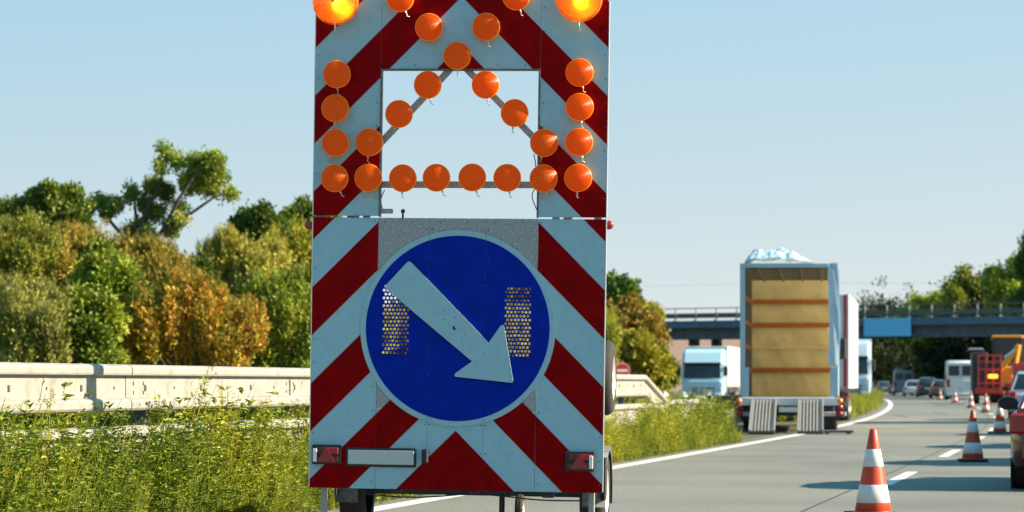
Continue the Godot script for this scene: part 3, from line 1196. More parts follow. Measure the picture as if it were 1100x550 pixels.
func big_lamp(t: Node3D, where: Vector3) -> void:
	var l := sub(t, "flash_lamp", where)
	var R := 0.176
	var st := mb()
	lathe(st, [Vector2(0.05, -0.04), Vector2(R * 0.85, 0.0), Vector2(R, 0.05), Vector2(R * 1.01, 0.07)], facing(Vector3.ZERO), 40)
	part(l, "body", st, M.amber_body_glow)
	st = mb()
	var prof := []
	for i in 9:
		var f := i / 8.0
		prof.append(Vector2(R * 0.94 * f, 0.012 + 0.055 * f * f))
	lathe(st, prof, facing(Vector3.ZERO), 40)
	part(l, "reflector", st, M.reflector)
	st = mb()
	lathe(st, [Vector2(0, 0.085), Vector2(0.014, 0.08), Vector2(0.02, 0.065), Vector2(0.016, 0.04), Vector2(0.012, 0.015)], facing(Vector3(0, 0.0, 0)), 14)
	part(l, "lamp_bulb", st, M.bulb)
	st = mb()
	prof = []
	for i in 10:
		var a := PI / 2 * i / 9.0
		prof.append(Vector2(R * 1.0 * cos(a), 0.07 + 0.1 * sin(a) + (0.0018 if i % 2 else 0.0)))
	for i in 10:
		var a := PI / 2 * (9 - i) / 9.0
		prof.append(Vector2(R * 0.96 * cos(a), 0.07 + 0.093 * sin(a)))
	lathe(st, prof, facing(Vector3.ZERO), 40)
	part(l, "lens", st, M.amber_glass)
	st = mb()
	box(st, Vector3(0, -R * 1.05, 0.06), Vector3(0.012, 0.05, 0.012), 0.002)
	tube(st, [Vector3(0, -R * 1.1, 0.06), Vector3(0.004, -R * 1.3, 0.05), Vector3(-0.004, -R * 1.42, 0.01)], [0.005], 6)
	part(l, "clip", st, M.alu)
	var lamp := OmniLight3D.new()
	lamp.name = "lamp_light"
	lamp.light_color = Color(1.0, 0.62, 0.22)
	lamp.light_energy = 0.05
	lamp.omni_range = 6.0
	lamp.omni_attenuation = 2.0
	lamp.light_size = 0.03
	lamp.shadow_enabled = true
	l.add_child(lamp)
	lamp.position = Vector3(0, 0, 0.06)

func wheel(parent: Node3D, where: Vector3, r: float, w: float, sx: float, rim_mat: Material = null) -> Node3D:
	# the outer face looks along sx
	var o := sub(parent, "wheel", where)
	var st := mb()
	var h := w / 2.0
	lathe(st, [Vector2(r * 0.6, -h), Vector2(r * 0.88, -h), Vector2(r * 0.97, -h * 0.75), Vector2(r, -h * 0.4), Vector2(r, h * 0.4), Vector2(r * 0.97, h * 0.75), Vector2(r * 0.88, h), Vector2(r * 0.6, h)], sideways(Vector3.ZERO), 28)
	for k in 3:                                   # grooves between tread ribs
		var x := (k - 1) * h * 0.38
		lathe(st, [Vector2(r * 1.004, x - h * 0.14), Vector2(r * 1.012, x - h * 0.1), Vector2(r * 1.012, x + h * 0.1), Vector2(r * 1.004, x + h * 0.14)], sideways(Vector3.ZERO), 28)
	part(o, "tyre", st, M.rubber)
	st = mb()
	var f := h * 0.7 * sx
	var prof := [Vector2(r * 0.62, h * 0.95 * sx), Vector2(r * 0.58, h * 0.98 * sx), Vector2(r * 0.54, f * 0.5), Vector2(r * 0.4, f * 0.45), Vector2(r * 0.34, f * 0.9), Vector2(r * 0.16, f * 0.95), Vector2(r * 0.14, f * 1.25), Vector2(0, f * 1.25)]
	lathe(st, prof, sideways(Vector3.ZERO), 24)
	for k in 5:
		var a := TAU * k / 5
		lathe(st, [Vector2(r * 0.03, f * 0.9), Vector2(r * 0.03, f * 1.1), Vector2(0, f * 1.1)], sideways(Vector3(0, sin(a) * r * 0.24, cos(a) * r * 0.24)), 6)
	part(o, "rim", st, rim_mat if rim_mat else M.rim)
	return o

# ------------------------------------------------------------------ the open lorry
func build_open_lorry() -> void:
	var D := 64.0
	var p := at(848.0, 464.5, D)
	var t := thing("box_lorry", "white tarpaulin lorry seen from behind, rear open and empty with two ramps down", "lorry", Vector3(p.x, 0, -D), deg_to_rad(-6.8))
	# local: z = 0 at the rear frame, the lorry runs to -z
	var W := 2.42
	var L := 9.0
	var floor_y := 0.86
	var roof := 4.14
	var hw := W / 2.0
	var st := mb()
	box(st, Vector3(0, floor_y - 0.06, -L / 2), Vector3(W, 0.12, L), 0.01)
	part(t, "floor", st, M.galv)
	st = mb()
	for x in [-0.45, 0.45]:
		box(st, Vector3(x, 0.6, -L / 2 - 0.7), Vector3(0.1, 0.3, L + 1.0), 0.01)
	box(st, Vector3(0, 0.52, -0.35), Vector3(2.2, 0.22, 0.12), 0.02)
	part(t, "chassis", st, M.chassis)
	# rear frame: posts, sill, header
	for sx in [-1.0, 1.0]:
		st = mb()
		box(st, Vector3(sx * (hw - 0.06), (floor_y + roof) / 2, -0.06), Vector3(0.12, roof - floor_y, 0.12), 0.015)
		part(t, "corner_post", st, M.tarp)
		st = mb()
		box(st, Vector3(sx * (hw + 0.012 - 0.13), (floor_y + 0.0 + 1.62) / 2, 0.012), Vector3(0.2, 0.72, 0.02), 0.005)
		part(t, "post_plate", st, M.tarp)
	st = mb()
	box(st, Vector3(0, floor_y - 0.1, 0.04), Vector3(W + 0.04, 0.2, 0.1), 0.015)
	part(t, "rear_sill", st, M.lorry_white)
	st = mb()
	box(st, Vector3(0, roof - 0.04, -0.04), Vector3(W, 0.1, 0.1), 0.01)
	part(t, "header", st, M.tarp)
	# tarpaulin sides with vertical folds and hoops, and the roof
	for sx in [-1.0, 1.0]:
		st = mb()
		soft(st)
		var n := 60
		for i in n:
			var z0 := -0.12 - (L - 0.12) * i / n
			var z1 := -0.12 - (L - 0.12) * (i + 1) / n
			var f0: float = sx * (hw - 0.012 + 0.012 * sin(i * 1.3) * sin(i * 0.37))
			var f1: float = sx * (hw - 0.012 + 0.012 * sin((i + 1) * 1.3) * sin((i + 1) * 0.37))
			quad(st, Vector3(f0, floor_y - 0.18, z0), Vector3(f0, roof, z0), Vector3(f1, roof, z1), Vector3(f1, floor_y - 0.18, z1))
		part(t, "side_tarpaulin", st, M.lining)
		for k in 4:
			st = mb()
			box(st, Vector3(sx * (hw - 0.06), 1.55 + k * 0.62, -L / 2), Vector3(0.03, 0.11, L - 0.5), 0.004)
			part(t, "side_slat", st, M.slat)
		for k in 4:
			st = mb()
			box(st, Vector3(sx * (hw - 0.07), (floor_y + roof) / 2, -L * (k + 1) / 5.0), Vector3(0.06, roof - floor_y - 0.02, 0.08), 0.005)
			part(t, "side_post", st, M.steel)
	st = mb()
	soft(st)
	for i in 20:
		var z0 := -0.1 - (L - 0.1) * i / 20.0
		var z1 := -0.1 - (L - 0.1) * (i + 1) / 20.0
		var y0 := roof + 0.02 + 0.015 * sin(i * 2.1)
		var y1 := roof + 0.02 + 0.015 * sin((i + 1) * 2.1)
		quad(st, Vector3(-hw, y0, z0), Vector3(-hw, y1, z1), Vector3(hw, y1, z1), Vector3(hw, y0, z0))
	part(t, "roof_tarpaulin", st, M.lining)
	for k in 9:
		st = mb()
		box(st, Vector3(0, roof - 0.045, -0.6 - k * 1.0), Vector3(W - 0.1, 0.05, 0.06), 0.004)
		part(t, "roof_bow", st, M.steel)
	for k in 4:
		st = mb()
		box(st, Vector3(-0.8 + k * 0.53, roof - 0.085, -L / 2), Vector3(0.05, 0.03, L - 0.4), 0.004)
		part(t, "roof_stringer", st, M.steel)
	# front bulkhead: tan boards with wooden slats across
	st = mb()
	soft(st)
	var wr := FastNoiseLite.new()
	wr.seed = 6
	wr.frequency = 0.5
	var cloth := func(i: int, j: int) -> Vector3:
		var x := lerpf(-hw + 0.03, hw - 0.03, i / 30.0)
		var y := lerpf(floor_y, roof - 0.01, j / 40.0)
		return Vector3(x, y, -L + 0.03 + 0.07 * wr.get_noise_2d(x * 2.2 + y * 1.1, y * 0.9))
	for i in 30:
		for j in 40:
			quad(st, cloth.call(i, j), cloth.call(i, j + 1), cloth.call(i + 1, j + 1), cloth.call(i + 1, j))
	part(t, "bulkhead_sheet", st, M.ply)
	for y in [1.57, 2.2, 2.83, 3.48]:
		st = mb()
		box(st, Vector3(0, y, -L + 0.12), Vector3(W - 0.14, 0.13 if y != 2.2 else 0.06, 0.035), 0.005)
		part(t, "bulkhead_slat", st, M.slat if y != 2.2 else M.ply)
	# tarpaulin gathered up on the roof and hanging down the right post
	var fold := mb()
	soft(fold)
	var rng := RandomNumberGenerator.new()
	rng.seed = 12
	var n2 := FastNoiseLite.new()
	n2.seed = 4
	n2.frequency = 0.9
	var gx := 44
	var gz := 16
	var hgt := func(i: int, j: int) -> Vector3:
		var fx := i / float(gx)
		var fz := j / float(gz)
		var x := lerpf(-hw + 0.1, 0.62, fx)
		var z := lerpf(0.1, -1.5, fz)
		var tops := [0.02, 0.3, 0.36, 0.33, 0.37, 0.38, 0.28, 0.3, 0.17, 0.1, 0.0]
		var q := fx * 10.0
		var crest := lerpf(tops[int(minf(q, 9.0))], tops[int(minf(q, 9.0)) + 1], q - int(minf(q, 9.0)))
		var env := pow(sin(PI * clampf(fz * 0.92 + 0.04, 0.0, 1.0)), 0.5)
		var crease := absf(n2.get_noise_2d(x * 2.2 - z * 1.4, z * 1.1 + 7.0)) * 0.2 - absf(n2.get_noise_2d(x * 3.1 + z * 2.6, z * 0.7)) * 0.16
		return Vector3(x, roof + 0.03 + env * maxf(0.0, crest * 0.9 + crease * minf(1.0, crest * 4.0)), z)
	for i in gx:
		for j in gz:
			quad(fold, hgt.call(i, j), hgt.call(i, j + 1), hgt.call(i + 1, j + 1), hgt.call(i + 1, j))
	part(t, "gathered_tarpaulin", fold, M.tarp)
	st = mb()
	soft(st)
	for i in 16:
		var y0 := lerpf(roof + 0.02, 1.65, i / 16.0)
		var y1 := lerpf(roof + 0.02, 1.65, (i + 1) / 16.0)
		for k in 4:
			var fx0 := k / 4.0
			var fx1 := (k + 1) / 4.0
			var w := 0.26
			var q := func(f: float, y: float) -> Vector3:
				return Vector3(hw - w + f * (w + 0.02) + 0.02 * sin(y * 3.0), y, 0.015 + 0.022 * sin(f * 7.0 + y * 2.2))
			quad(st, q.call(fx0, y0), q.call(fx1, y0), q.call(fx1, y1), q.call(fx0, y1))
	part(t, "hanging_tarpaulin", st, M.tarp)
	# ramps
	for x in [-0.62, 0.52]:
		var rp := sub(t, "ramp", Vector3(x, 0, 0.1))
		var a := Vector3(0, floor_y - 0.08, 0)
		var b := Vector3(0, 0.07, 2.6)
		st = mb()
		bar(st, a + Vector3(-0.29, 0, 0), b + Vector3(-0.29, 0, 0), 0.035, 0.1, 0.005)
		bar(st, a + Vector3(0.29, 0, 0), b + Vector3(0.29, 0, 0), 0.035, 0.1, 0.005)
		part(rp, "ramp_rail", st, M.galv)
		st = mb()
		bar(st, a + Vector3(0, -0.06, 0), b + Vector3(0, -0.06, 0), 0.56, 0.012, 0.001)
		part(rp, "ramp_tray", st, M.chassis)
		for k in 7:
			st = mb()
			var xx := -0.24 + k * 0.08
			bar(st, a + Vector3(xx, 0.0, 0), b + Vector3(xx, 0.0, 0), 0.042, 0.05, 0.004)
			part(rp, "ramp_rib", st, M.galv)
		st = mb()
		box(st, b + Vector3(0, -0.035, 0.06), Vector3(0.62, 0.05, 0.12), 0.005)
		box(st, b + Vector3(-0.2, -0.06, -0.1), Vector3(0.12, 0.08, 0.1), 0.01)
		box(st, b + Vector3(0.2, -0.06, -0.1), Vector3(0.12, 0.08, 0.1), 0.01)
		part(rp, "ramp_foot", st, M.chassis)
	# lights, bumper, wheels, cab
	for sx in [-1.0, 1.0]:
		var tl := sub(t, "tail_light", Vector3(sx * (hw + 0.02), 0.62, 0.05))
		st = mb()
		box(st, Vector3.ZERO, Vector3(0.2, 0.52, 0.06), 0.01)
		part(tl, "housing", st, M.chassis)
		for k in 3:
			st = mb()
			lathe(st, [Vector2(0.07, 0.0), Vector2(0.068, 0.025), Vector2(0, 0.04)], facing(Vector3(0, 0.16 - k * 0.16, 0.03)), 14)
			part(tl, "lens", st, M.orange_lens if k == 0 else M.red_lens)
		st = mb()
		box(st, Vector3(sx * (hw - 0.1), 0.45, -0.2), Vector3(0.55, 0.1, 0.1), 0.01)
		part(t, "bumper", st, M.lorry_white)
		for z in [-1.9, -3.1]:
			wheel(t, Vector3(sx * 0.98, 0.42, z), 0.42, 0.4, sx, M.lorry_white)
		wheel(t, Vector3(sx * 0.98, 0.46, -L - 1.3), 0.46, 0.32, sx, M.lorry_white)
		st = mb()
		box(st, Vector3(sx * 1.0, 0.52, -1.35), Vector3(0.45, 0.5, 0.012), 0.003)
		part(t, "mud_flap", st, M.black)
	st = mb()
	box(st, Vector3(0.0, 0.56, 0.11), Vector3(0.52, 0.12, 0.01), 0.002)
	part(t, "number_plate", st, M.white_lens)
	cab(t, -L - 0.35, M.white_paint, -1.0)
	# the lorry's load board lying on the road at the right of the ramps
	st = mb()
	box(st, Vector3(0, 0.06, 0), Vector3(0.75, 0.06, 0.5), 0.01)
	box(st, Vector3(-0.25, 0.015, 0), Vector3(0.1, 0.03, 0.4), 0.003)
	box(st, Vector3(0.25, 0.015, 0), Vector3(0.1, 0.03, 0.4), 0.003)
	var q2 := at(897, 470, 62.0)
	var pal := thing("wooden_pallet", "low grey board lying on the road beside the right ramp of the open lorry", "board", Vector3(q2.x, 0.012, -61.5), -0.1)
	part(pal, "deck_board", st, M.concrete)

func cab(t: Node3D, z_back: float, m: Material, dir: float) -> void:
	# a lorry cab whose back stands at z_back; dir -1: it looks to -z, +1: it looks to +z
	var c := sub(t, "cab", Vector3(0, 0, z_back))
	var sgn := dir
	var st := mb()
	var rings := []
	# stations along the cab: [distance from the back, half width, bottom, top]
	for s in [[0.0, 1.2, 0.75, 3.55], [0.15, 1.23, 0.7, 3.72], [0.9, 1.23, 0.6, 3.7], [1.5, 1.22, 0.45, 3.45], [1.95, 1.21, 0.42, 2.75], [2.15, 1.2, 0.42, 1.75], [2.25, 1.18, 0.45, 1.5], [2.28, 1.12, 0.5, 1.2]]:
		var ring := []
		var r := 0.16
		var w: float = s[1]
		for q in [[-w, s[2] + r], [-w, s[3] - r], [-w + r, s[3]], [w - r, s[3]], [w, s[3] - r], [w, s[2] + r], [w - r, s[2]], [-w + r, s[2]]]:
			ring.append(Vector3(q[0], q[1], s[0] * sgn))
		if sgn > 0:
			ring.reverse()
		rings.append(ring)
	flat(st)
	loft(st, rings)
	part(c, "cab_body", st, m)
	# windscreen
	st = mb()
	flat(st)
	var zf := func(y: float) -> float: return lerpf(2.19, 1.99, (y - 1.75) / 1.0) * sgn
	quad(st, Vector3(-1.08, 1.72, zf.call(1.72)), Vector3(-1.04, 2.66, zf.call(2.66)), Vector3(1.04, 2.66, zf.call(2.66)), Vector3(1.08, 1.72, zf.call(1.72)))
	part(c, "windscreen", st, M.glass)
	st = mb()
	box(st, Vector3(0, 2.72, 2.05 * sgn), Vector3(2.2, 0.12, 0.3), 0.02)
	part(c, "sun_visor", st, M.glass)
	for k in 3:
		st = mb()
		box(st, Vector3(0, 1.05 - k * 0.17, 2.27 * sgn), Vector3(1.5 - k * 0.1, 0.08, 0.06), 0.01)
		part(c, "grille_slat", st, M.chassis)
	st = mb()
	box(st, Vector3(0, 0.45, 2.22 * sgn), Vector3(2.4, 0.28, 0.22), 0.05)
	part(c, "bumper", st, M.chassis)
	for sx in [-1.0, 1.0]:
		st = mb()
		box(st, Vector3(sx * 0.92, 0.62, 2.28 * sgn), Vector3(0.36, 0.18, 0.08), 0.03)
		part(c, "headlight", st, M.white_lens)
		st = mb()
		box(st, Vector3(sx * 1.38, 2.2, 1.95 * sgn), Vector3(0.22, 0.62, 0.16), 0.04)
		bar(st, Vector3(sx * 1.2, 2.45, 1.9 * sgn), Vector3(sx * 1.38, 2.45, 1.95 * sgn), 0.04, 0.04)
		part(c, "mirror", st, M.black)
		st = mb()
		box(st, Vector3(sx * 1.225, 2.2, 1.35 * sgn), Vector3(0.02, 0.75, 0.85), 0.01)
		part(c, "side_window", st, M.glass)

func lorry(label: String, where: Vector3, turn: float, body_m: Material, cab_m: Material, L: float, top: float) -> Node3D:
	# local: the cab looks to +z and its front is at z = 0
	var t := thing("lorry", label, "lorry", where, turn)
	cab(t, -2.28, cab_m, 1.0)
	var st := mb()
	box(st, Vector3(0, (1.0 + top) / 2, -2.9 - L / 2), Vector3(2.5, top - 1.0, L), 0.03)
	part(t, "cargo_box", st, body_m)
	st = mb()
	for x in [-0.45, 0.45]:
		box(st, Vector3(x, 0.8, -1.2 - L / 2), Vector3(0.1, 0.28, L + 2.0), 0.01)
	box(st, Vector3(1.1, 0.75, -2.9 - L * 0.45), Vector3(0.1, 0.4, L * 0.4), 0.02)
	box(st, Vector3(-1.1, 0.75, -2.9 - L * 0.45), Vector3(0.1, 0.4, L * 0.4), 0.02)
	part(t, "chassis", st, M.chassis)
	for sx in [-1.0, 1.0]:
		for z in [-1.1, -L * 0.75 - 2.9, -L * 0.9 - 2.9]:
			wheel(t, Vector3(sx * 1.03, 0.48, z), 0.48, 0.34, sx)
		st = mb()
		box(st, Vector3(sx * 1.05, 0.75, -2.93 - L), Vector3(0.3, 0.16, 0.06), 0.02)
		part(t, "tail_light", st, M.red_lens)
	return t

func build_other_lorries() -> void:
	# oncoming lorry beyond the central barrier
	var p := at(754.0, 433, 152.0)
	var oncoming := lorry("white lorry facing us beyond the guardrail, under the left end of the bridge", Vector3(p.x, 0.012, p.z), deg_to_rad(-10.0), M.lorry_white, M.lorry_blue, 8.0, 3.4)
	(oncoming.get_node("cab") as Node3D).scale.y = 0.87
	# light blue lorry, only its flank and mirror show past the white trailer
	p = at(912.0, 433, 150.0)
	lorry("pale blue lorry half hidden behind the white red-edged box trailer", Vector3(p.x, 0.012, p.z), deg_to_rad(-8.0), M.tarp, M.tarp, 7.0, 3.8)
	# white box trailer with a red edge, ahead of the open lorry
	var D := 82.0
	p = at(869.0, 453, D)
	var t := thing("box_trailer", "tall white box trailer with red edge strip, ahead of the open lorry", "trailer", Vector3(p.x, 0, -D), deg_to_rad(-9.2))
	var st := mb()
	box(st, Vector3(0, 2.53, -5.0), Vector3(2.5, 3.0, 10.0), 0.03)
	part(t, "cargo_box", st, M.lorry_white)
	for sx in [-1.0, 1.0]:
		st = mb()
		box(st, Vector3(sx * 1.13, 2.53, 0.012), Vector3(0.12, 2.9, 0.03), 0.004)
		part(t, "edge_strip", st, M.machine_red)
		st = mb()
		box(st, Vector3(sx * 1.22, 2.53, 0.02), Vector3(0.06, 3.0, 0.05), 0.006)
		part(t, "door_frame", st, M.lorry_white)
		for z in [-1.6, -2.9]:
			wheel(t, Vector3(sx * 1.03, 0.48, z), 0.48, 0.36, sx)
		st = mb()
		box(st, Vector3(sx * 1.12, 0.86, 0.06), Vector3(0.26, 0.18, 0.06), 0.02)
		part(t, "tail_light", st, M.red_lens)
		st = mb()
		box(st, Vector3(sx * 0.62, 2.53, 0.015), Vector3(0.9, 2.86, 0.02), 0.004)
		part(t, "rear_door", st, M.lorry_white)
		st = mb()
		tube(st, [Vector3(sx * 0.25, 1.1, 0.05), Vector3(sx * 0.25, 3.95, 0.05)], [0.02], 6)
		part(t, "lock_bar", st, M.alu)
	st = mb()
	box(st, Vector3(0, 0.8, -5.0), Vector3(1.1, 0.4, 9.6), 0.02)
	box(st, Vector3(0, 0.55, -0.2), Vector3(2.3, 0.16, 0.1), 0.02)
	part(t, "chassis", st, M.chassis)
	for k in 9:
		st = mb()
		box(st, Vector3(1.258, 2.53, -0.6 - k * 1.1), Vector3(0.016, 2.8, 0.06), 0.003)
		part(t, "side_rib", st, M.lorry_white)
	st = mb()
	box(st, Vector3(0, 0.86, 0.05), Vector3(1.7, 0.1, 0.04), 0.01)
	part(t, "reflector_bar", st, M.orange_lens)

# ------------------------------------------------------------------ cars
func ring8(w: float, y0: float, y1: float, z: float, r0: float, r1: float) -> Array:
	return [Vector3(-w + r0 * 0.4, y0, z), Vector3(-w, y0 + r0, z), Vector3(-w, lerpf(y0, y1, 0.55), z), Vector3(-w + r1 * 0.3, y1 - r1 * 0.5, z), Vector3(-w + r1, y1, z), Vector3(w - r1, y1, z), Vector3(w - r1 * 0.3, y1 - r1 * 0.5, z), Vector3(w, lerpf(y0, y1, 0.55), z), Vector3(w, y0 + r0, z), Vector3(w - r0 * 0.4, y0, z)]

func car(called: String, label: String, category: String, where: Vector3, turn: float, m: Material, L: float, W: float, H: float, style: String, group := "") -> Node3D:
	# local: rear bumper at z = 0, front at z = -L
	var t := thing(called, label, category, where, turn, group)
	var hw := W / 2.0
	var belt := H * (0.62 if style != "van" else 0.52)
	var st := mb()
	soft(st)
	var rings := []
	var stations: Array
	if style == "van":
		stations = [[0.0, 0.95, 0.32, H * 0.5], [0.02, 0.98, 0.28, belt], [0.2, 1.0, 0.25, belt], [0.72, 1.0, 0.25, belt], [0.8, 0.98, 0.25, belt * 0.98], [0.95, 0.93, 0.27, belt * 0.78], [1.0, 0.82, 0.32, belt * 0.6]]
	else:
		stations = [[0.0, 0.86, 0.36, belt * 0.82], [0.02, 0.93, 0.3, belt * 0.93], [0.08, 0.985, 0.24, belt], [0.3, 1.0, 0.22, belt], [0.62, 1.0, 0.22, belt * 0.98], [0.72, 0.99, 0.22, belt * 0.93], [0.9, 0.95, 0.24, belt * 0.8], [0.97, 0.88, 0.27, belt * 0.68], [1.0, 0.78, 0.34, belt * 0.55]]
	for s in stations:
		rings.append(ring8(hw * s[1], s[2], s[3], -L * s[0], 0.12, 0.09))
	loft(st, rings)
	part(t, "body", st, m)
	# glasshouse and roof
	var cabin: Array
	if style == "van":
		cabin = [[0.012, 0.97, 0.93], [0.03, 0.985, 1.0], [0.6, 0.985, 1.0], [0.68, 0.96, 0.95], [0.82, 0.93, 0.54]]
	elif style == "suv":
		cabin = [[0.035, 0.9, 0.66], [0.075, 0.86, 0.94], [0.16, 0.84, 1.0], [0.45, 0.84, 1.0], [0.56, 0.82, 0.95], [0.72, 0.84, 0.62]]
	else:
		cabin = [[0.05, 0.88, 0.66], [0.14, 0.82, 0.93], [0.24, 0.8, 1.0], [0.44, 0.8, 1.0], [0.55, 0.79, 0.94], [0.71, 0.83, 0.61]]
	rings = []
	for s in cabin:
		var w: float = hw * s[1]
		var y: float = H * s[2]
		var y0 := belt - 0.06
		var lean := 0.82 if style != "van" else 0.97
		rings.append([Vector3(-w, y0, -L * s[0]), Vector3(-lerpf(w, w * lean, 0.5), lerpf(y0, y, 0.55), -L * s[0]), Vector3(-w * lean, y - 0.05, -L * s[0]), Vector3(-w * lean + 0.07, y, -L * s[0]), Vector3(w * lean - 0.07, y, -L * s[0]), Vector3(w * lean, y - 0.05, -L * s[0]), Vector3(lerpf(w, w * lean, 0.5), lerpf(y0, y, 0.55), -L * s[0]), Vector3(w, y0, -L * s[0])])
	st = mb()
	soft(st)
	loft(st, rings)
	part(t, "cabin" if style == "van" else "glass", st, m if style == "van" else M.glass)
	if style != "van":
		# roof skin over the glass
		st = mb()
		soft(st)
		for i in range(1, rings.size() - 2):
			var a: Array = rings[i]
			var b: Array = rings[i + 1]
			for q in [[2, 3], [3, 4], [4, 5]]:
				var o := Vector3(0, 0.012, 0)
				quad(st, a[q[0]] + o, b[q[0]] + o, b[q[1]] + o, a[q[1]] + o)
		part(t, "roof", st, m)
		for sx in [-1.0, 1.0]:
			for z in [[0, 1], [rings.size() - 1, rings.size() - 2]]:
				var i0: int = 0 if sx < 0 else 7
				var i1: int = 2 if sx < 0 else 5
				st = mb()
				bar(st, rings[z[0]][i0] * Vector3(1.005, 1, 1), rings[z[1]][i1] * Vector3(1.005, 1, 1) , 0.09, 0.05, 0.01, Vector3.RIGHT)
				part(t, "pillar", st, m)
		# rear screen surround
		st = mb()
		bar(st, rings[0][0] * Vector3(1, 1, 1) + Vector3(0, 0.03, 0.02), rings[0][7] + Vector3(0, 0.03, 0.02), 0.06, 0.07, 0.01)
		part(t, "tailgate_edge", st, m)
	else:
		st = mb()
		for sx in [-1.0, 1.0]:
			box(st, Vector3(sx * hw * 0.46, H * 0.74, -L * 0.012 + 0.012), Vector3(hw * 0.74, H * 0.26, 0.02), 0.02)
		part(t, "rear_window", st, M.glass)
		st = mb()
		box(st, Vector3(0, H * 0.55, 0.004), Vector3(0.016, H * 0.78, 0.012), 0.0)
		part(t, "door_gap", st, M.black)
	for sx in [-1.0, 1.0]:
		st = mb()
		var th := H * 0.16 if style != "van" else H * 0.2
		box(st, Vector3(sx * (hw * 0.86), belt * 0.82, -0.03), Vector3(hw * 0.26, th, 0.14), 0.03)
		part(t, "tail_light", st, M.red_lens)
		var mr := sub(t, "mirror", Vector3(sx * (hw + 0.09), belt + 0.02, -L * (0.62 if style != "van" else 0.76)))
		st = mb()
		var mrings := []
		for s in [[0.0, 0.92], [0.03, 1.0], [0.1, 0.92], [0.17, 0.55]]:
			var rg := []
			for k in 12:
				var a := TAU * k / 12
				rg.append(Vector3(cos(a) * 0.125 * s[1], sin(a) * 0.085 * s[1] + 0.02, -s[0]))
			mrings.append(rg)
		soft(st)
		loft(st, mrings)
		bar(st, Vector3(-sx * 0.06, -0.03, -0.05), Vector3(-sx * 0.16, -0.07, -0.05), 0.07, 0.04, 0.01)
		part(mr, "mirror_shell", st, M.black if style != "estate" else m)
		for z in [0.19, 0.8]:
			wheel(t, Vector3(sx * (hw - 0.11), 0.32, -L * z), 0.32, 0.21, sx)
			st = mb()                              # dark wheel arch
			lathe(st, [Vector2(0.39, 0.0), Vector2(0.39, 0.012), Vector2(0.3, 0.012)], Transform3D(Basis(Vector3(0, -1, 0), Vector3(sx, 0, 0), Vector3(0, 0, sx)), Vector3(sx * (hw * 0.985 - 0.004), 0.32, -L * z)), 24)
			part(t, "wheel_arch", st, M.black)
		st = mb()
		box(st, Vector3(sx * hw * 0.72, belt * 0.72, -L * 0.965), Vector3(hw * 0.4, 0.14, 0.16), 0.04)
		part(t, "headlight", st, M.white_lens)
	st = mb()
	box(st, Vector3(0, 0.42, 0.03), Vector3(W * 0.84, 0.2, 0.12), 0.05)
	part(t, "rear_bumper", st, m)
	st = mb()
	box(st, Vector3(0, belt * 0.72, 0.045 if style != "van" else 0.03), Vector3(0.5, 0.11, 0.012), 0.002)
	part(t, "number_plate", st, M.white_lens)
	return t

func build_cars() -> void:
	var silver := paint(lin(0.336, 0.376, 0.4))
	var blue_grey := paint(lin(0.24, 0.304, 0.344))
	var black := paint(lin(0.02, 0.022, 0.025))
	var dark := paint(lin(0.06, 0.075, 0.085))
	var maroon := paint(lin(0.1, 0.006, 0.007), 1.0)
	var ice := paint(lin(0.272, 0.376, 0.464))
	var white := paint(lin(0.528, 0.56, 0.584))
	var steel_blue := paint(lin(0.176, 0.248, 0.296))
	# dark red car at the right edge, nearest
	var p := at(1086, 527, 28.6)
	car("car", "dark red car cut by the right edge, nearest to us", "car", Vector3(p.x + 0.9, 0.012, p.z), -heading(30.0), maroon, 4.4, 1.82, 1.47, "hatch")
	p = at(1083, 450, 84.0)
	car("sport_utility_car", "pale blue estate car with dark rear window behind the dark red car's mirror", "car", Vector3(p.x + 0.95, 0.012, p.z), -heading(84.0), ice, 4.6, 1.85, 1.58, "suv")
	# the rest of that lane's queue: only their shadows reach into the picture
	for q in [[37.2, silver, "silver car directly ahead of the dark red one, seen only by its shadow"], [47.2, dark, "dark grey car past the right edge, seen only by its shadow across the lane"], [58.8, white, "white car beyond the frame's right edge, seen only by its shadow at the third cone"]]:
		car("car", q[2], "car", Vector3(smooth_x(q[0]) + 6.1 + 0.9, 0.012, -q[0]), -heading(q[0]), q[1], 4.3, 1.8, 1.46, "hatch", "cars of the right lane just outside the frame")
	car("panel_van", "white van past the right edge, seen only by its long shadow near the open lorry", "van", Vector3(smooth_x(76.6) + 6.9, 0.012, -76.6), -heading(78.0), white, 5.8, 2.06, 3.1, "van", "cars of the right lane just outside the frame")
	var g := "cars queueing far ahead under the overpass"
	var far := [
		["car", "pale grey car, leftmost in the far queue beside the grass", 932.0, 315.0, blue_grey, 4.3, 1.8, 1.46, "hatch"],
		["car", "grey saloon between the leftmost car and the tall blue van", 950.5, 296.0, dark, 4.5, 1.82, 1.45, "hatch"],
		["panel_van", "tall steel blue van in the far queue", 971.0, 262.0, steel_blue, 5.4, 2.0, 2.55, "van"],
		["car", "silver car in front of the tall blue van, left of the black one", 981.5, 240.0, silver, 4.3, 1.8, 1.5, "hatch"],
		["sport_utility_car", "black off-road car in the far queue", 997.0, 226.0, black, 4.6, 1.9, 1.72, "suv"],
		["car", "dark grey car next to the white van's left side", 1011.5, 214.0, dark, 4.4, 1.8, 1.5, "hatch"],
		["panel_van", "large white high-roof van left of the red machine", 1032.0, 188.0, white, 5.6, 2.06, 2.85, "van"]]
	for f in far:
		var q := at(f[2], 420, f[3])
		car(f[0], f[1], "van" if f[0] == "panel_van" else "car", Vector3(q.x, 0.012, q.z), -heading(f[3]), f[4], f[5], f[6], f[7], f[8], g)

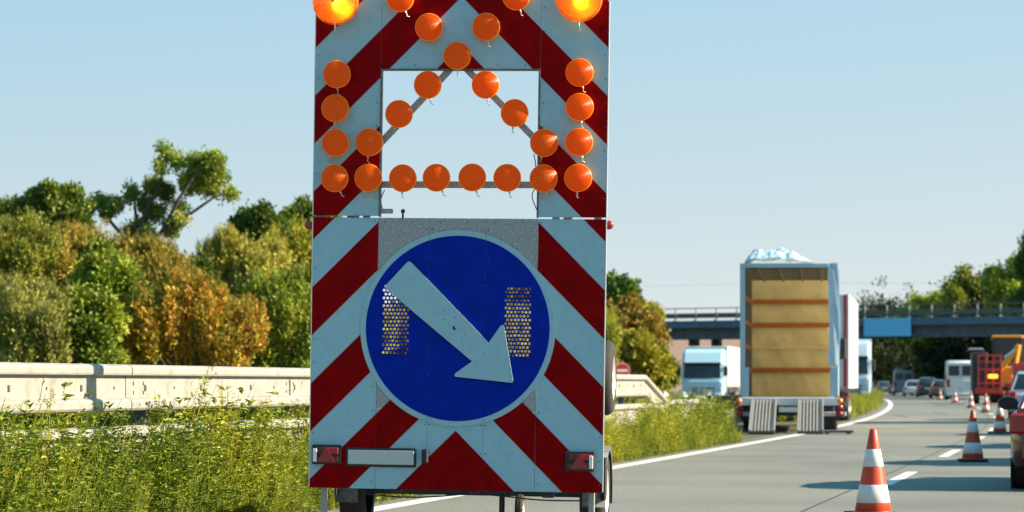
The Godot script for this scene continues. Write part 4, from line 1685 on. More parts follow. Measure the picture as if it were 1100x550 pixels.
# ------------------------------------------------------------------ works machines
func build_machines() -> void:
	var st: SurfaceTool
	# red works truck with a lattice rear and an amber lamp
	var D := 150.0
	var p := at(1063, 434, D)
	var t := thing("works_truck", "red works truck with ladder-like rear frame and lit orange lamp", "truck", Vector3(p.x, 0.012, -D), -heading(D))
	st = mb()
	for x in [-0.62, -0.2, 0.22, 0.64]:
		box(st, Vector3(x, 1.75, 0.0), Vector3(0.1, 2.2, 0.12), 0.01)
	for y in [0.75, 1.2, 2.0, 2.45, 2.8]:
		box(st, Vector3(0.0, y, 0.015), Vector3(1.4, 0.1, 0.12), 0.01)
	part(t, "rear_frame", st, M.machine_red)
	st = mb()
	box(st, Vector3(0.0, 1.55, -0.12), Vector3(1.3, 1.6, 0.08), 0.01)
	part(t, "rear_panel", st, M.chassis)
	st = mb()
	box(st, Vector3(0.18, 1.6, 0.12), Vector3(0.55, 0.22, 0.08), 0.03)
	part(t, "lamp_bar", st, M.lit_orange)
	var lamp := OmniLight3D.new()
	lamp.name = "lamp_light"
	lamp.light_color = Color(1.0, 0.55, 0.15)
	lamp.light_energy = 0.06
	lamp.omni_range = 8.0
	lamp.omni_attenuation = 2.0
	lamp.light_size = 0.1
	lamp.shadow_enabled = true
	t.add_child(lamp)
	lamp.position = Vector3(0.18, 1.6, 0.24)
	st = mb()
	box(st, Vector3(-0.55, 1.9, -1.6), Vector3(0.9, 2.2, 2.4), 0.05)
	box(st, Vector3(-0.75, 3.1, -1.5), Vector3(0.95, 0.16, 1.0), 0.02)
	box(st, Vector3(-0.75, 2.7, -1.7), Vector3(0.1, 0.8, 0.1), 0.01)
	part(t, "cab", st, M.chassis)
	st = mb()
	box(st, Vector3(-0.75, 3.2, -0.96), Vector3(0.8, 0.1, 0.05), 0.01)
	part(t, "light_bar", st, M.alu)
	st = mb()
	box(st, Vector3(0, 0.75, -2.0), Vector3(1.6, 0.3, 4.0), 0.02)
	part(t, "bed", st, M.machine_red)
	for sx in [-1.0, 1.0]:
		for z in [-0.8, -3.4]:
			wheel(t, Vector3(sx * 0.72, 0.45, z), 0.45, 0.34, sx)
	for x in [-0.5, 0.5]:
		st = mb()
		box(st, Vector3(x, 0.9, 0.12), Vector3(0.26, 0.14, 0.06), 0.02)
		part(t, "tail_light", st, M.red_lens)
	# yellow loader with folded arm
	D = 157.0
	p = at(1082, 433, D)
	t = thing("excavator_loader", "yellow loader with dark glazed cab, orange roof and folded arm", "loader", Vector3(p.x, 0.012, -D), -heading(D) - 0.1)
	st = mb()
	box(st, Vector3(0, 4.02, -0.9), Vector3(1.85, 0.16, 1.8), 0.05)
	part(t, "cab_roof", st, M.machine_yellow)
	st = mb()
	box(st, Vector3(0, 3.1, -0.9), Vector3(1.66, 1.7, 1.6), 0.06)
	part(t, "cab_glass", st, M.glass)
	for x in [-0.84, 0.84]:
		for z in [-0.1, -1.7]:
			st = mb()
			box(st, Vector3(x, 3.1, z), Vector3(0.1, 1.75, 0.1), 0.01)
			part(t, "cab_pillar", st, M.chassis)
	st = mb()
	box(st, Vector3(0, 1.6, -1.4), Vector3(1.9, 1.3, 3.6), 0.1)
	part(t, "body", st, M.machine_yellow)
	st = mb()
	bar(st, Vector3(-0.55, 1.9, 0.75), Vector3(0.15, 2.65, 0.95), 0.28, 0.32, 0.04)
	bar(st, Vector3(0.1, 2.6, 0.95), Vector3(0.75, 3.45, 0.9), 0.26, 0.34, 0.04)
	part(t, "boom", st, M.machine_yellow)
	st = mb()
	bar(st, Vector3(0.75, 3.5, 0.9), Vector3(0.5, 1.9, 1.1), 0.22, 0.24, 0.03)
	bar(st, Vector3(0.5, 1.9, 1.1), Vector3(0.3, 1.1, 1.0), 0.2, 0.22, 0.03)
	part(t, "dipper_arm", st, M.machine_yellow)
	st = mb()
	tube(st, [Vector3(-0.1, 2.75, 1.1), Vector3(0.5, 3.2, 1.12)], [0.07], 8)
	part(t, "hydraulic_ram", st, M.alu)
	st = mb()
	prism(st, PackedVector2Array([Vector2(-0.1, 1.2), Vector2(0.7, 1.2), Vector2(0.75, 0.75), Vector2(0.4, 0.45), Vector2(-0.1, 0.6)]), 0.75, 1.3)
	part(t, "bucket", st, M.machine_red)
	for sx in [-1.0, 1.0]:
		wheel(t, Vector3(sx * 0.85, 0.75, -0.7), 0.75, 0.45, sx, M.machine_yellow)
		wheel(t, Vector3(sx * 0.85, 0.5, -3.0), 0.5, 0.35, sx, M.machine_yellow)
	# red skip further right
	D = 140.0
	p = at(1104, 434, D)
	t = thing("red_container", "red steel container at the right edge beside the yellow loader", "container", Vector3(p.x, 0.012, -D), -heading(D))
	st = mb()
	box(st, Vector3(0, 1.55, -1.5), Vector3(1.5, 1.5, 3.0), 0.03)
	part(t, "bin", st, M.machine_red)
	for k in 4:
		st = mb()
		box(st, Vector3(-0.6 + k * 0.4, 1.55, 0.03), Vector3(0.08, 1.4, 0.06), 0.01)
		part(t, "rib", st, M.machine_red)
	st = mb()
	box(st, Vector3(0, 0.6, -1.5), Vector3(1.3, 0.3, 3.2), 0.02)
	part(t, "chassis", st, M.chassis)
	for sx in [-1.0, 1.0]:
		for z in [-0.7, -2.3]:
			wheel(t, Vector3(sx * 0.6, 0.38, z), 0.38, 0.26, sx)

# ------------------------------------------------------------------ guardrails
func rail_point(d: float, off: float) -> Vector3:
	return Vector3(smooth_x(d) - off, 0, -d)

func beam_mesh(st: SurfaceTool, pts: Array, profile: Array, ys: Array) -> void:
	# profile: Vector2(out towards the road, height); ys: height shift at each point
	for i in pts.size() - 1:
		var f: Vector3 = (pts[i + 1] - pts[i]).normalized()
		var side := f.cross(Vector3.UP).normalized()
		for k in profile.size() - 1:
			flat(st)
			var a: Vector2 = profile[k]
			var b: Vector2 = profile[k + 1]
			var p0: Vector3 = pts[i] + side * a.x + Vector3.UP * (a.y + ys[i])
			var p1: Vector3 = pts[i + 1] + side * a.x + Vector3.UP * (a.y + ys[i + 1])
			var p2: Vector3 = pts[i + 1] + side * b.x + Vector3.UP * (b.y + ys[i + 1])
			var p3: Vector3 = pts[i] + side * b.x + Vector3.UP * (b.y + ys[i])
			quad(st, p0, p3, p2, p1)

func build_guardrails() -> void:
	var off := 1.0
	var prof := [Vector2(0.0, 1.352), Vector2(0.045, 1.352), Vector2(0.078, 1.338), Vector2(0.085, 1.32), Vector2(0.085, 1.282), Vector2(0.08, 1.268), Vector2(0.026, 1.262), Vector2(0.028, 1.088), Vector2(0.07, 1.072), Vector2(0.08, 1.055), Vector2(0.08, 1.005), Vector2(0.068, 0.988), Vector2(0.03, 0.978), Vector2(0.0, 0.98)]
	var low := []
	for p in prof:
		low.append(Vector2(p.x, p.y - 0.49))
	var t := thing("guardrail", "double-beam galvanised guardrail running behind the striped trailer, ending in a slope", "guardrail", Vector3.ZERO)
	var st: SurfaceTool
	var d := 5.0
	var k := 0
	while d < 45.0:
		var e := minf(d + 4.0, 45.0)
		for level in 2:
			var beam := sub(t, "rail_beam")
			st = mb()
			var lift := 0.006 if k % 2 == 0 else 0.0
			beam_mesh(st, [rail_point(d - 0.12, off - lift), rail_point(e, off - lift)], prof if level == 0 else low, [0.0, 0.0])
			part(beam, "beam", st, M.rail)
			# bolts and slots in the web
			st = mb()
			for j in 6:
				var dd := d + 0.3 + j * (e - d) / 6.0
				var q := rail_point(dd, off - 0.03 - lift)
				var y := 1.165 - (0.49 if level == 1 else 0.0)
				if j % 2 == 0:
					box(st, q + Vector3(0, y, 0), Vector3(0.012, 0.05, 0.05), 0.003)
				else:
					box(st, q + Vector3(0, y, 0), Vector3(0.012, 0.022, 0.022), 0.003)
			for j in 2:
				var q := rail_point(d + 0.03 + j * 0.22, off - 0.03 - lift)
				for y in [1.2, 1.125]:
					box(st, q + Vector3(0, y - (0.49 if level == 1 else 0.0), 0), Vector3(0.01, 0.03, 0.014), 0.002)
				for y in [1.3, 1.03]:
					box(st, q + Vector3(0.053, y - (0.49 if level == 1 else 0.0), 0), Vector3(0.008, 0.022, 0.012), 0.002)
			var bo := part(beam, "bolts", st, M.steel)
			stuff(bo)
		for m in 2:
			st = mb()
			var q := rail_point(d + 0.6 + m * 2.0, off + 0.09)
			box(st, q + Vector3(-0.03, 0.62, 0), Vector3(0.1, 1.3, 0.06), 0.005)
			part(t, "post", st, M.steel)
		# slightly brighter splice plate at the joint
		if k % 2 == 1:
			st = mb()
			box(st, rail_point(d + 0.16, off - 0.034) + Vector3(0, 1.165, 0), Vector3(0.006, 0.15, 0.05), 0.001)
			part(t, "splice_plate", st, M.alu)
		d = e
		k += 1
	# sloping end
	st = mb()
	beam_mesh(st, [rail_point(45.0, off), rail_point(47.4, off)], prof, [0.0, -0.45])
	part(t, "sloping_end", st, M.rail)
	st = mb()
	beam_mesh(st, [rail_point(45.0, off + 0.01), rail_point(47.4, off + 0.01)], low, [0.0, -0.02])
	part(t, "rail_beam", st, M.rail)
	# single rail that carries on past the lorries
	var t2 := thing("guardrail", "low single-beam guardrail continuing beyond the sloping end towards the lorries", "guardrail", Vector3.ZERO)
	for run in [[47.4, 51.0, 1.0], [61.5, 120.0, 2.55]]:
		d = run[0]
		while d < run[1] - 0.1:
			var e := minf(d + 4.0, run[1])
			st = mb()
			beam_mesh(st, [rail_point(d - 0.1, run[2]), rail_point(e, run[2])], low, [0.04, 0.04])
			part(t2, "rail_beam", st, M.rail)
			st = mb()
			box(st, rail_point(d + 1.0, run[2] + 0.09) + Vector3(0, 0.42, 0), Vector3(0.1, 0.86, 0.06), 0.005)
			part(t2, "post", st, M.rail)
			d = e

# ------------------------------------------------------------------ cones
func build_cones() -> void:
	var t := thing("traffic_cone", "nearest traffic cone, bright orange with two white bands, cut by the bottom edge", "traffic cone", Vector3.ZERO, 0.0, "cones closing the left lane")
	var H := 0.785
	var r_at := func(y: float) -> float: return lerpf(0.165, 0.03, clampf((y - 0.05) / (H - 0.05), 0.0, 1.0))
	var st := mb()
	box(st, Vector3(0, 0.028, 0), Vector3(0.42, 0.04, 0.42), 0.012)
	for sx in [-1, 1]:
		for sz in [-1, 1]:
			box(st, Vector3(sx * 0.17, 0.008, sz * 0.17), Vector3(0.07, 0.016, 0.07), 0.003)
	part(t, "base", st, M.cone_base)
	st = mb()
	var prof := [Vector2(0.175, 0.048), Vector2(0.16, 0.056)]
	for i in 7:
		var y := lerpf(0.06, H - 0.01, i / 6.0)
		prof.append(Vector2(r_at.call(y), y))
	prof.append(Vector2(0.024, H))
	prof.append(Vector2(0.018, H - 0.002))
	prof.append(Vector2(0.016, H - 0.05))
	lathe(st, prof, Transform3D.IDENTITY, 28)
	part(t, "body", st, M.cone_orange)
	for b in [[0.13, 0.29], [0.45, 0.605]]:
		st = mb()
		var y0: float = b[0]
		var y1: float = b[1]
		lathe(st, [Vector2(r_at.call(y0) + 0.0005, y0), Vector2(r_at.call(y0) + 0.0025, y0 + 0.002), Vector2(r_at.call(y1) + 0.0025, y1 - 0.002), Vector2(r_at.call(y1) + 0.0005, y1)], Transform3D.IDENTITY, 28)
		part(t, "white_band", st, M.cone_white)
	var spots := [[938.0, 557.0, ""], [1045.0, 497.0, "second nearest traffic cone, on the lane line left of the dark red car"], [1074.0, 466.5, "traffic cone third from us, just left of the dark red car's mirror"],
		[1059.0, 443.5, "traffic cone fourth from us, in front of the red works truck"], [1043.0, 438.5, "traffic cone fifth from us, small, below the white van's right side"], [1026.0, 432.5, "traffic cone sixth from us, below the white van"], [1010.0, 430.0, "farthest traffic cone, smallest, below the dark grey car"]]
	for s in spots:
		var dep: float = EYE * FOCAL / (s[1] - HORIZON)
		var q := at(s[0], s[1], dep)
		var where := Vector3(q.x, 0.013, q.z)
		if s[2] == "":
			t.position = where
			t.rotation.y = 0.2
		else:
			copy(t, s[2], where, s[0] * 1.7)

# ------------------------------------------------------------------ signs, posts, power line
func build_signs() -> void:
	var D := 128.0
	var p := at(668.5, 398, D)
	var t := thing("no_entry_sign", "round red no-entry sign with white bar beyond the guardrail", "road sign", Vector3(p.x, 0, -D), 0.05)
	var st := mb()
	tube(st, [Vector3(0, 0, -0.05), Vector3(0, p.y + 0.4, -0.05)], [0.045], 8)
	part(t, "post", st, M.galv)
	st = mb()
	prism(st, circle(Vector2(0, p.y), 0.38, 40), -0.01, 0.0)
	part(t, "rim", st, M.white_lens)
	st = mb()
	prism(st, circle(Vector2(0, p.y), 0.355, 40), 0.001, 0.004)
	part(t, "face", st, paint(lin(0.5, 0.015, 0.02), 0.2))
	st = mb()
	prism(st, rect(-0.26, p.y - 0.06, 0.26, p.y + 0.06), 0.005, 0.008)
	part(t, "bar", st, M.white_lens)
	# white delineator posts in the central reserve
	var g := "white delineator posts along the central reserve"
	var i := 0
	for s in [[762.0, 62.0, "white delineator post left of the open lorry"], [736.0, 53.0, "white delineator post before the oncoming white lorry"], [715.0, 56.5, "thin white delineator post right of the guardrail's sloping end"]]:
		var dt: float = s[1]
		var q := at(s[0], 440, dt)
		t = thing("delineator_post", s[2], "post", Vector3(q.x, 0, -dt), 0.2 * i, g)
		st = mb()
		prism(st, PackedVector2Array([Vector2(-0.05, 0.0), Vector2(0.05, 0.0), Vector2(0.05, 0.98), Vector2(-0.05, 1.05)]), -0.05, 0.05)
		part(t, "shaft", st, M.white_lens)
		st = mb()
		box(st, Vector3(0, 0.84, 0.0), Vector3(0.106, 0.16, 0.106), 0.004)
		part(t, "black_band", st, M.black)
		i += 1
	# power line with marker balls
	D = 420.0
	t = thing("power_line", "thin power line with two marker balls above the overpass", "power line", Vector3.ZERO)
	st = mb()
	var pts := []
	for k in 17:
		var f := k / 16.0
		pts.append(at(lerpf(600, 1300, f), 305.0 - 3.0 * sin(PI * f) + 4.0 * (1.0 - f), D))
	tube(st, pts, [0.012], 4)
	part(t, "wire", st, M.steel)
	for px in [938.0, 999.5]:
		var f: float = (px - 600.0) / 700.0
		var q := at(px, 305.0 - 3.0 * sin(PI * f) + 4.0 * (1.0 - f), D)
		st = mb()
		var pr := []
		for k in 9:
			var a := PI * k / 8.0 - PI / 2
			pr.append(Vector2(0.3 * cos(a), 0.3 * sin(a)))
		lathe(st, pr, Transform3D(Basis.IDENTITY, q), 12)
		part(t, "marker_ball", st, M.galv)

# ------------------------------------------------------------------ trees and bushes
func lobes_from(spots: Array, depth: float, base_px: float, seed_: int, deep := 1.0) -> Array:
	# each spot [px, py, radius px]: where a clump of the crown stands across the view; depth is spread by the crown's own width
	var rng := RandomNumberGenerator.new()
	rng.seed = seed_
	var out := []
	var b := at(base_px, HORIZON, depth)
	for s in spots:
		var c := at(s[0], s[1], depth)
		var r: float = s[2] * depth / FOCAL
		var ry: float = (s[3] if s.size() > 3 else s[2]) * depth / FOCAL
		var mid := Vector3(c.x - b.x, c.y, rng.randf_range(-1.0, 1.0) * r * deep)
		out.append([mid, Vector3(r, ry, r) * 0.62])
		if s[2] >= 14:
			for k in 8:
				var d := Vector3(rng.randfn(), rng.randfn() * 0.7 + 0.2, rng.randfn()).normalized()
				var q := rng.randf_range(0.2, 0.46)
				out.append([mid + d * Vector3(r, ry, r) * rng.randf_range(0.6, 1.05), Vector3(r * rng.randf_range(0.7, 1.1), ry * rng.randf_range(0.9, 1.7), r) * q])
	return out

var GREEN := [c3(0.045, 0.083, 0.018), c3(0.112, 0.180, 0.027), c3(0.195, 0.255, 0.045), c3(0.300, 0.315, 0.075)]
var DARK := [c3(0.027, 0.063, 0.026), c3(0.055, 0.109, 0.036), c3(0.092, 0.155, 0.047), c3(0.163, 0.219, 0.063)]
var YELLOW := [c3(0.135, 0.165, 0.030), c3(0.285, 0.285, 0.045), c3(0.435, 0.375, 0.060), c3(0.540, 0.435, 0.090)]
var BROWN := [c3(0.08, 0.09, 0.025), c3(0.19, 0.16, 0.045), c3(0.34, 0.21, 0.06), c3(0.42, 0.29, 0.1)]
var ORANGE := [c3(0.08, 0.12, 0.02), c3(0.17, 0.17, 0.03), c3(0.36, 0.2, 0.035), c3(0.56, 0.24, 0.05), c3(0.6, 0.26, 0.08)]
var REED := [c3(0.150, 0.150, 0.045), c3(0.300, 0.255, 0.075), c3(0.480, 0.375, 0.135), c3(0.600, 0.495, 0.210)]
var GREY := [c3(0.090, 0.105, 0.045), c3(0.165, 0.173, 0.075), c3(0.270, 0.255, 0.128), c3(0.360, 0.330, 0.180)]
var LIGHT := [c3(0.075, 0.135, 0.030), c3(0.180, 0.255, 0.053), c3(0.300, 0.375, 0.090), c3(0.420, 0.450, 0.135)]

func bush(label: String, spots: Array, depth: float, base_px: float, total: int, kind: String, pal: Array, seed_: int, size := 1.0, called := "bush", group := "bushes on the far verge") -> void:
	var b := at(base_px, HORIZON, depth)
	tree(called, label, "bush" if called == "bush" else "tree", Vector3(b.x, 0, -depth), lobes_from(spots, depth, base_px, seed_), total, kind, pal, seed_, size, 0.06 if called == "bush" else 0.16, group)

func build_verge_trees() -> void:
	var gt := "trees behind the far verge"
	# trees standing above the hedge
	bush("dark tree at the left edge with a brownish side, above the hedge", [[-12, 235, 24, 22], [12, 240, 18], [-5, 262, 30], [18, 262, 22]], 84.0, 0.0, 2200, "broad", DARK, 101, 1.0, "broadleaf_tree", gt)
	bush("rounded dark green tree rising above the hedge near the left edge", [[52, 214, 15], [40, 232, 18], [68, 228, 20], [55, 248, 26], [82, 246, 14], [30, 250, 16]], 82.0, 55.0, 2600, "broad", DARK, 102, 1.0, "broadleaf_tree", gt)
	# the tall open tree
	var D := 80.0
	var b := at(150, HORIZON, D)
	var spots := [[178, 165, 13, 12], [189, 176, 10], [172, 182, 9], [205, 176, 11], [222, 180, 15], [236, 192, 13], [212, 196, 14], [228, 204, 10], [249, 208, 10, 7], [160, 202, 13], [176, 205, 12], [152, 218, 9], [166, 226, 12], [140, 206, 7, 14], [126, 222, 8], [108, 214, 9, 7], [98, 222, 8, 6], [116, 230, 7], [193, 224, 10], [195, 240, 9], [180, 246, 10], [150, 240, 9], [140, 250, 9], [160, 254, 10]]
	var lb := lobes_from(spots, D, 150.0, 7, 1.6)
	for l in lb:
		l[1] *= 1.2
	var t := thing("open_crowned_tree", "tall open tree with see-through crown leaning right above the hedge", "tree", Vector3(b.x, 0, -D), 0.0, gt)
	var st := mb()
	var P := func(px: float, py: float, dz := 0.0) -> Vector3: return at(px, py, D) - Vector3(b.x, 0, -D) + Vector3(0, 0, dz)
	tube(st, [P.call(144, 470), P.call(144, 300), P.call(145, 262), P.call(158, 225), P.call(172, 195), P.call(182, 165)], [0.14, 0.11, 0.09, 0.065, 0.04, 0.015], 8)
	tube(st, [P.call(146, 320), P.call(160, 268, 0.3), P.call(180, 245, 0.5), P.call(207, 230, 0.4), P.call(232, 212, 0.3), P.call(250, 206, 0.2)], [0.1, 0.085, 0.065, 0.05, 0.035, 0.015], 8)
	tube(st, [P.call(140, 262), P.call(128, 250, -0.3), P.call(112, 232, -0.4), P.call(98, 220, -0.4)], [0.07, 0.06, 0.045, 0.02], 6)
	tube(st, [P.call(147, 256), P.call(144, 230, -0.4), P.call(140, 200, -0.5)], [0.08, 0.05, 0.02], 6)
	tube(st, [P.call(180, 245, 0.5), P.call(196, 215, 0.8), P.call(212, 192, 0.8), P.call(224, 172, 0.6)], [0.07, 0.055, 0.04, 0.02], 6)
	tube(st, [P.call(158, 225), P.call(150, 212, -0.5), P.call(160, 195, -0.8)], [0.06, 0.04, 0.02], 6)
	tube(st, [P.call(170, 255, 0.5), P.call(190, 248, 0.9), P.call(205, 244, 1.1)], [0.05, 0.03, 0.012], 5)
	var rng := RandomNumberGenerator.new()
	rng.seed = 9
	for l in lb:
		for k in 4:
			var c: Vector3 = l[0]
			var d: Vector3 = Vector3(rng.randfn(), rng.randfn(), rng.randfn()).normalized() * float(l[1].x)
			tube(st, [c - d * 0.7 + Vector3(0, -0.1, 0), c, c + d], [0.022, 0.016, 0.006], 4, false)
	part(t, "trunk", st, M.bark)
	var sunny := lb.filter(func(l): return l[0].x > 0.9 or l[0].y > 7.4)  # upper right clumps, given lighter leaf colours as if sunlit
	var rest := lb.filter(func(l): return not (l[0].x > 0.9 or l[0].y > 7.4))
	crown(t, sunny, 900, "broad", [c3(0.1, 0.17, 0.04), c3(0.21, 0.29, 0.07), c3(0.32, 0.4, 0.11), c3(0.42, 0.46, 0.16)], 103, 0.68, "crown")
	crown(t, rest, 900, "broad", [c3(0.05, 0.1, 0.035), c3(0.1, 0.16, 0.05), c3(0.17, 0.23, 0.07), c3(0.28, 0.32, 0.1)], 104, 0.68, "shade_toned_crown")  # darker leaf colours put in for the side away from the sun
	bush("dark green tree rising above the hedge left of the trailer", [[268, 240, 15], [282, 232, 12, 10], [255, 246, 10], [296, 246, 13], [278, 256, 20], [300, 262, 16]], 90.0, 278.0, 1900, "broad", DARK, 105, 1.1, "broadleaf_tree", gt)
	bush("dark green tree half hidden behind the left edge of the trailer", [[318, 240, 14], [330, 232, 14], [345, 240, 18], [322, 258, 22], [350, 262, 22]], 92.0, 330.0, 1900, "broad", DARK, 106, 1.1, "broadleaf_tree", gt)
	# hedge of bushes, upper row
	var up := [
		["yellow-green bush at the left edge of the hedge", [[8, 285, 26], [32, 284, 24], [-10, 300, 34], [22, 312, 36]], 70.0, 15.0, 3600, "fine", [c3(0.06, 0.09, 0.015), c3(0.13, 0.155, 0.025), c3(0.2, 0.2, 0.04), c3(0.26, 0.23, 0.06)]],
		["rust brown bush top between two green bushes near the left", [[70, 282, 22, 20], [92, 284, 22, 18], [60, 300, 24], [88, 306, 28]], 73.0, 80.0, 2900, "fine", BROWN],
		["fresh green bush in the middle of the hedge below the tall tree", [[118, 292, 24], [104, 312, 26], [130, 316, 26], [114, 336, 28]], 69.0, 116.0, 3200, "broad", GREEN],
		["tawny orange bush below the right limb of the tall tree", [[152, 294, 22], [176, 298, 22], [164, 318, 28], [140, 312, 18]], 74.0, 160.0, 2900, "fine", BROWN],
		["small dark green rounded bush between tawny ones", [[203, 300, 17], [198, 322, 24], [215, 320, 20]], 76.0, 205.0, 2200, "broad", DARK],
		["straw yellow reedy bush left of the trailer", [[232, 292, 18, 20], [256, 288, 20, 20], [280, 294, 20], [245, 318, 28], [275, 322, 28]], 78.0, 256.0, 3600, "fine", REED],
		["yellow-green bush touching the trailer's left edge", [[308, 290, 22], [330, 284, 20], [318, 312, 26], [345, 312, 26], [300, 330, 24]], 80.0, 318.0, 3000, "fine", YELLOW]]
	var s := 120
	for r in up:
		bush(r[0], r[1], r[2], r[3], r[4], r[5], r[6], s, 0.95)
		s += 1
	var lowr := [
		["grey-green feathery bush low at the left edge behind the guardrail", [[10, 345, 30], [38, 352, 26], [-8, 372, 34], [30, 385, 36]], 60.0, 15.0, 3000, "fine", GREY],
		["bright green low bush behind the guardrail", [[84, 338, 26], [112, 348, 26], [70, 366, 26], [100, 380, 34], [60, 388, 24]], 62.0, 92.0, 3200, "broad", GREEN],
		["orange autumn shrub with green at its foot, low behind the guardrail", [[168, 356, 26, 22], [196, 340, 18, 20], [222, 350, 24, 22], [250, 362, 22, 20], [150, 372, 20], [200, 376, 34, 24], [240, 384, 28]], 64.0, 200.0, 3800, "fine", ORANGE],
		["willowy green bush low behind the guardrail next to the trailer", [[292, 340, 26], [318, 352, 28], [282, 374, 26], [312, 384, 32], [340, 372, 26]], 66.0, 308.0, 3200, "fine", GREEN]]
	for r in lowr:
		bush(r[0], r[1], r[2], r[3], r[4], r[5], r[6], s, 0.95)
		s += 1
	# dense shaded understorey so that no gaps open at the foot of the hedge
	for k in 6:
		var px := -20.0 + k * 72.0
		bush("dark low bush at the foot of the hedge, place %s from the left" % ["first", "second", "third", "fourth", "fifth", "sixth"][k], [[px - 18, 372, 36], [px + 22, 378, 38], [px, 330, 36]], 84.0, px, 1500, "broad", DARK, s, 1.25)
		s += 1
	# the hedge runs on behind the trailer; the sign's perforations show it
	var hid := [[372.0, 86.0, 362.0, YELLOW, "yellow-green low bush behind the trailer's left stripes"], [425.0, 92.0, 372.0, BROWN, "tawny low bush behind the sign's left perforated field"], [478.0, 100.0, 368.0, GREEN, "green low bush behind the middle of the blue sign"], [530.0, 110.0, 366.0, REED, "straw coloured low bush behind the arrow's head"], [580.0, 122.0, 368.0, GREEN, "green low bush behind the sign's right perforated field"], [624.0, 132.0, 372.0, YELLOW, "yellowish low bush behind the trailer's right stripes"]]
	for h in hid:
		bush(h[4], [[h[0] - 22, h[2] + 8, 26], [h[0] + 20, h[2] + 6, 26], [h[0], h[2], 26], [h[0] - 14, h[2] + 40, 28], [h[0] + 16, h[2] + 40, 28]], h[1], h[0], 1500, "fine", h[3], s, 1.15)
		s += 1


func build_far_trees() -> void:
	var gt := "trees by the left end of the overpass"
	var r := [
		["tall_bush", "dark green tree at the right edge of the trailer board", [[650, 312, 18], [668, 318, 16], [640, 330, 22], [672, 340, 18], [655, 350, 26]], 160.0, 655.0, 1500, DARK],
		["tall_bush", "tawny brown tree right of the trailer board", [[668, 345, 18], [690, 352, 16], [660, 366, 22], [688, 372, 18]], 150.0, 675.0, 1500, [c3(0.09, 0.07, 0.025), c3(0.17, 0.12, 0.04), c3(0.24, 0.15, 0.05), c3(0.26, 0.2, 0.08)]],
		["tall_bush", "golden yellow tree where the overpass meets the left bank", [[686, 334, 12], [700, 338, 10], [692, 350, 14], [680, 346, 12]], 190.0, 690.0, 1100, YELLOW],
		["tall_bush", "yellow-green bush above the guardrail's sloping end", [[664, 382, 16], [684, 386, 18], [656, 398, 20], [700, 396, 14]], 140.0, 675.0, 1300, [c3(0.08, 0.1, 0.015), c3(0.17, 0.18, 0.025), c3(0.26, 0.23, 0.04), c3(0.3, 0.24, 0.06)]],
		["tall_bush", "green bush at the foot of the bridge pier", [[706, 392, 10], [720, 400, 10], [712, 408, 14]], 200.0, 712.0, 700, GREEN],
		["tall_bush", "pale green bush seen between the oncoming lorry and the open lorry", [[786, 388, 8], [796, 392, 10], [790, 402, 12]], 300.0, 790.0, 600, LIGHT]]
	r.append(["tall_bush", "tawny autumn tree seen only through the sign's right perforated field", [[545, 330, 26], [575, 322, 26], [560, 352, 30], [590, 350, 24]], 120.0, 562.0, 1500, ORANGE])
	r.append(["tall_bush", "yellowish bush seen only through the sign's left perforated field", [[405, 368, 26], [440, 362, 30], [470, 352, 28], [425, 384, 30]], 100.0, 436.0, 1500, YELLOW])
	var s := 200
	for q in r:
		bush(q[1], q[2], q[3], q[4], q[5], "big", q[6], s, 1.0, "verge_tree", gt)
		s += 1
	# trees beyond the overpass on the right
	gt = "trees beyond the overpass"
	var back := [
		["low pale green tree above the bridge railing, left of the taller ones", [[985, 335, 16], [1005, 330, 16, 12], [998, 352, 24], [975, 350, 16]], 262.0, 992.0, 1100, LIGHT],
		["rounded green tree above the bridge railing, right of centre", [[1030, 312, 14], [1048, 308, 16], [1040, 330, 24], [1020, 335, 18], [1060, 335, 22]], 256.0, 1040.0, 1700, [c3(0.04, 0.07, 0.015), c3(0.09, 0.13, 0.025), c3(0.17, 0.19, 0.04), c3(0.26, 0.25, 0.06)]],
		["tall full green tree near the right edge above the bridge", [[1080, 300, 18], [1098, 304, 20], [1075, 325, 26], [1105, 330, 28]], 250.0, 1085.0, 1700, GREEN],
		["dark tree at the right edge reaching highest", [[1106, 262, 12, 20], [1112, 290, 16, 22], [1118, 320, 26]], 232.0, 1112.0, 1400, DARK]]
	for q in back:
		bush(q[0], q[1], q[2], q[3], q[4], "big", q[5], s, 1.1, "verge_tree", gt)
		s += 1
	# the wood behind and below the deck, its shade put into darkened leaf colours
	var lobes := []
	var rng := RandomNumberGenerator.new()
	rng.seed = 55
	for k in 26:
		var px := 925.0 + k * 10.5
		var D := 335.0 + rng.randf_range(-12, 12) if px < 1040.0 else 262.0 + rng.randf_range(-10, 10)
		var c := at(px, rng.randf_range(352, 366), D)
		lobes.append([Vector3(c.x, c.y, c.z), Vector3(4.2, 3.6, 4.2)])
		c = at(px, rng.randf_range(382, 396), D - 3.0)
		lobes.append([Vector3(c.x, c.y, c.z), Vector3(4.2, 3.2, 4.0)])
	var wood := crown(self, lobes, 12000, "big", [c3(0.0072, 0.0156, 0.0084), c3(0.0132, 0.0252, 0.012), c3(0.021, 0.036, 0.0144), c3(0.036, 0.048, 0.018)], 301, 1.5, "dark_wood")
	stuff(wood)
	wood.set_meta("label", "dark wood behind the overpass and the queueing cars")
	wood.set_meta("category", "wood")

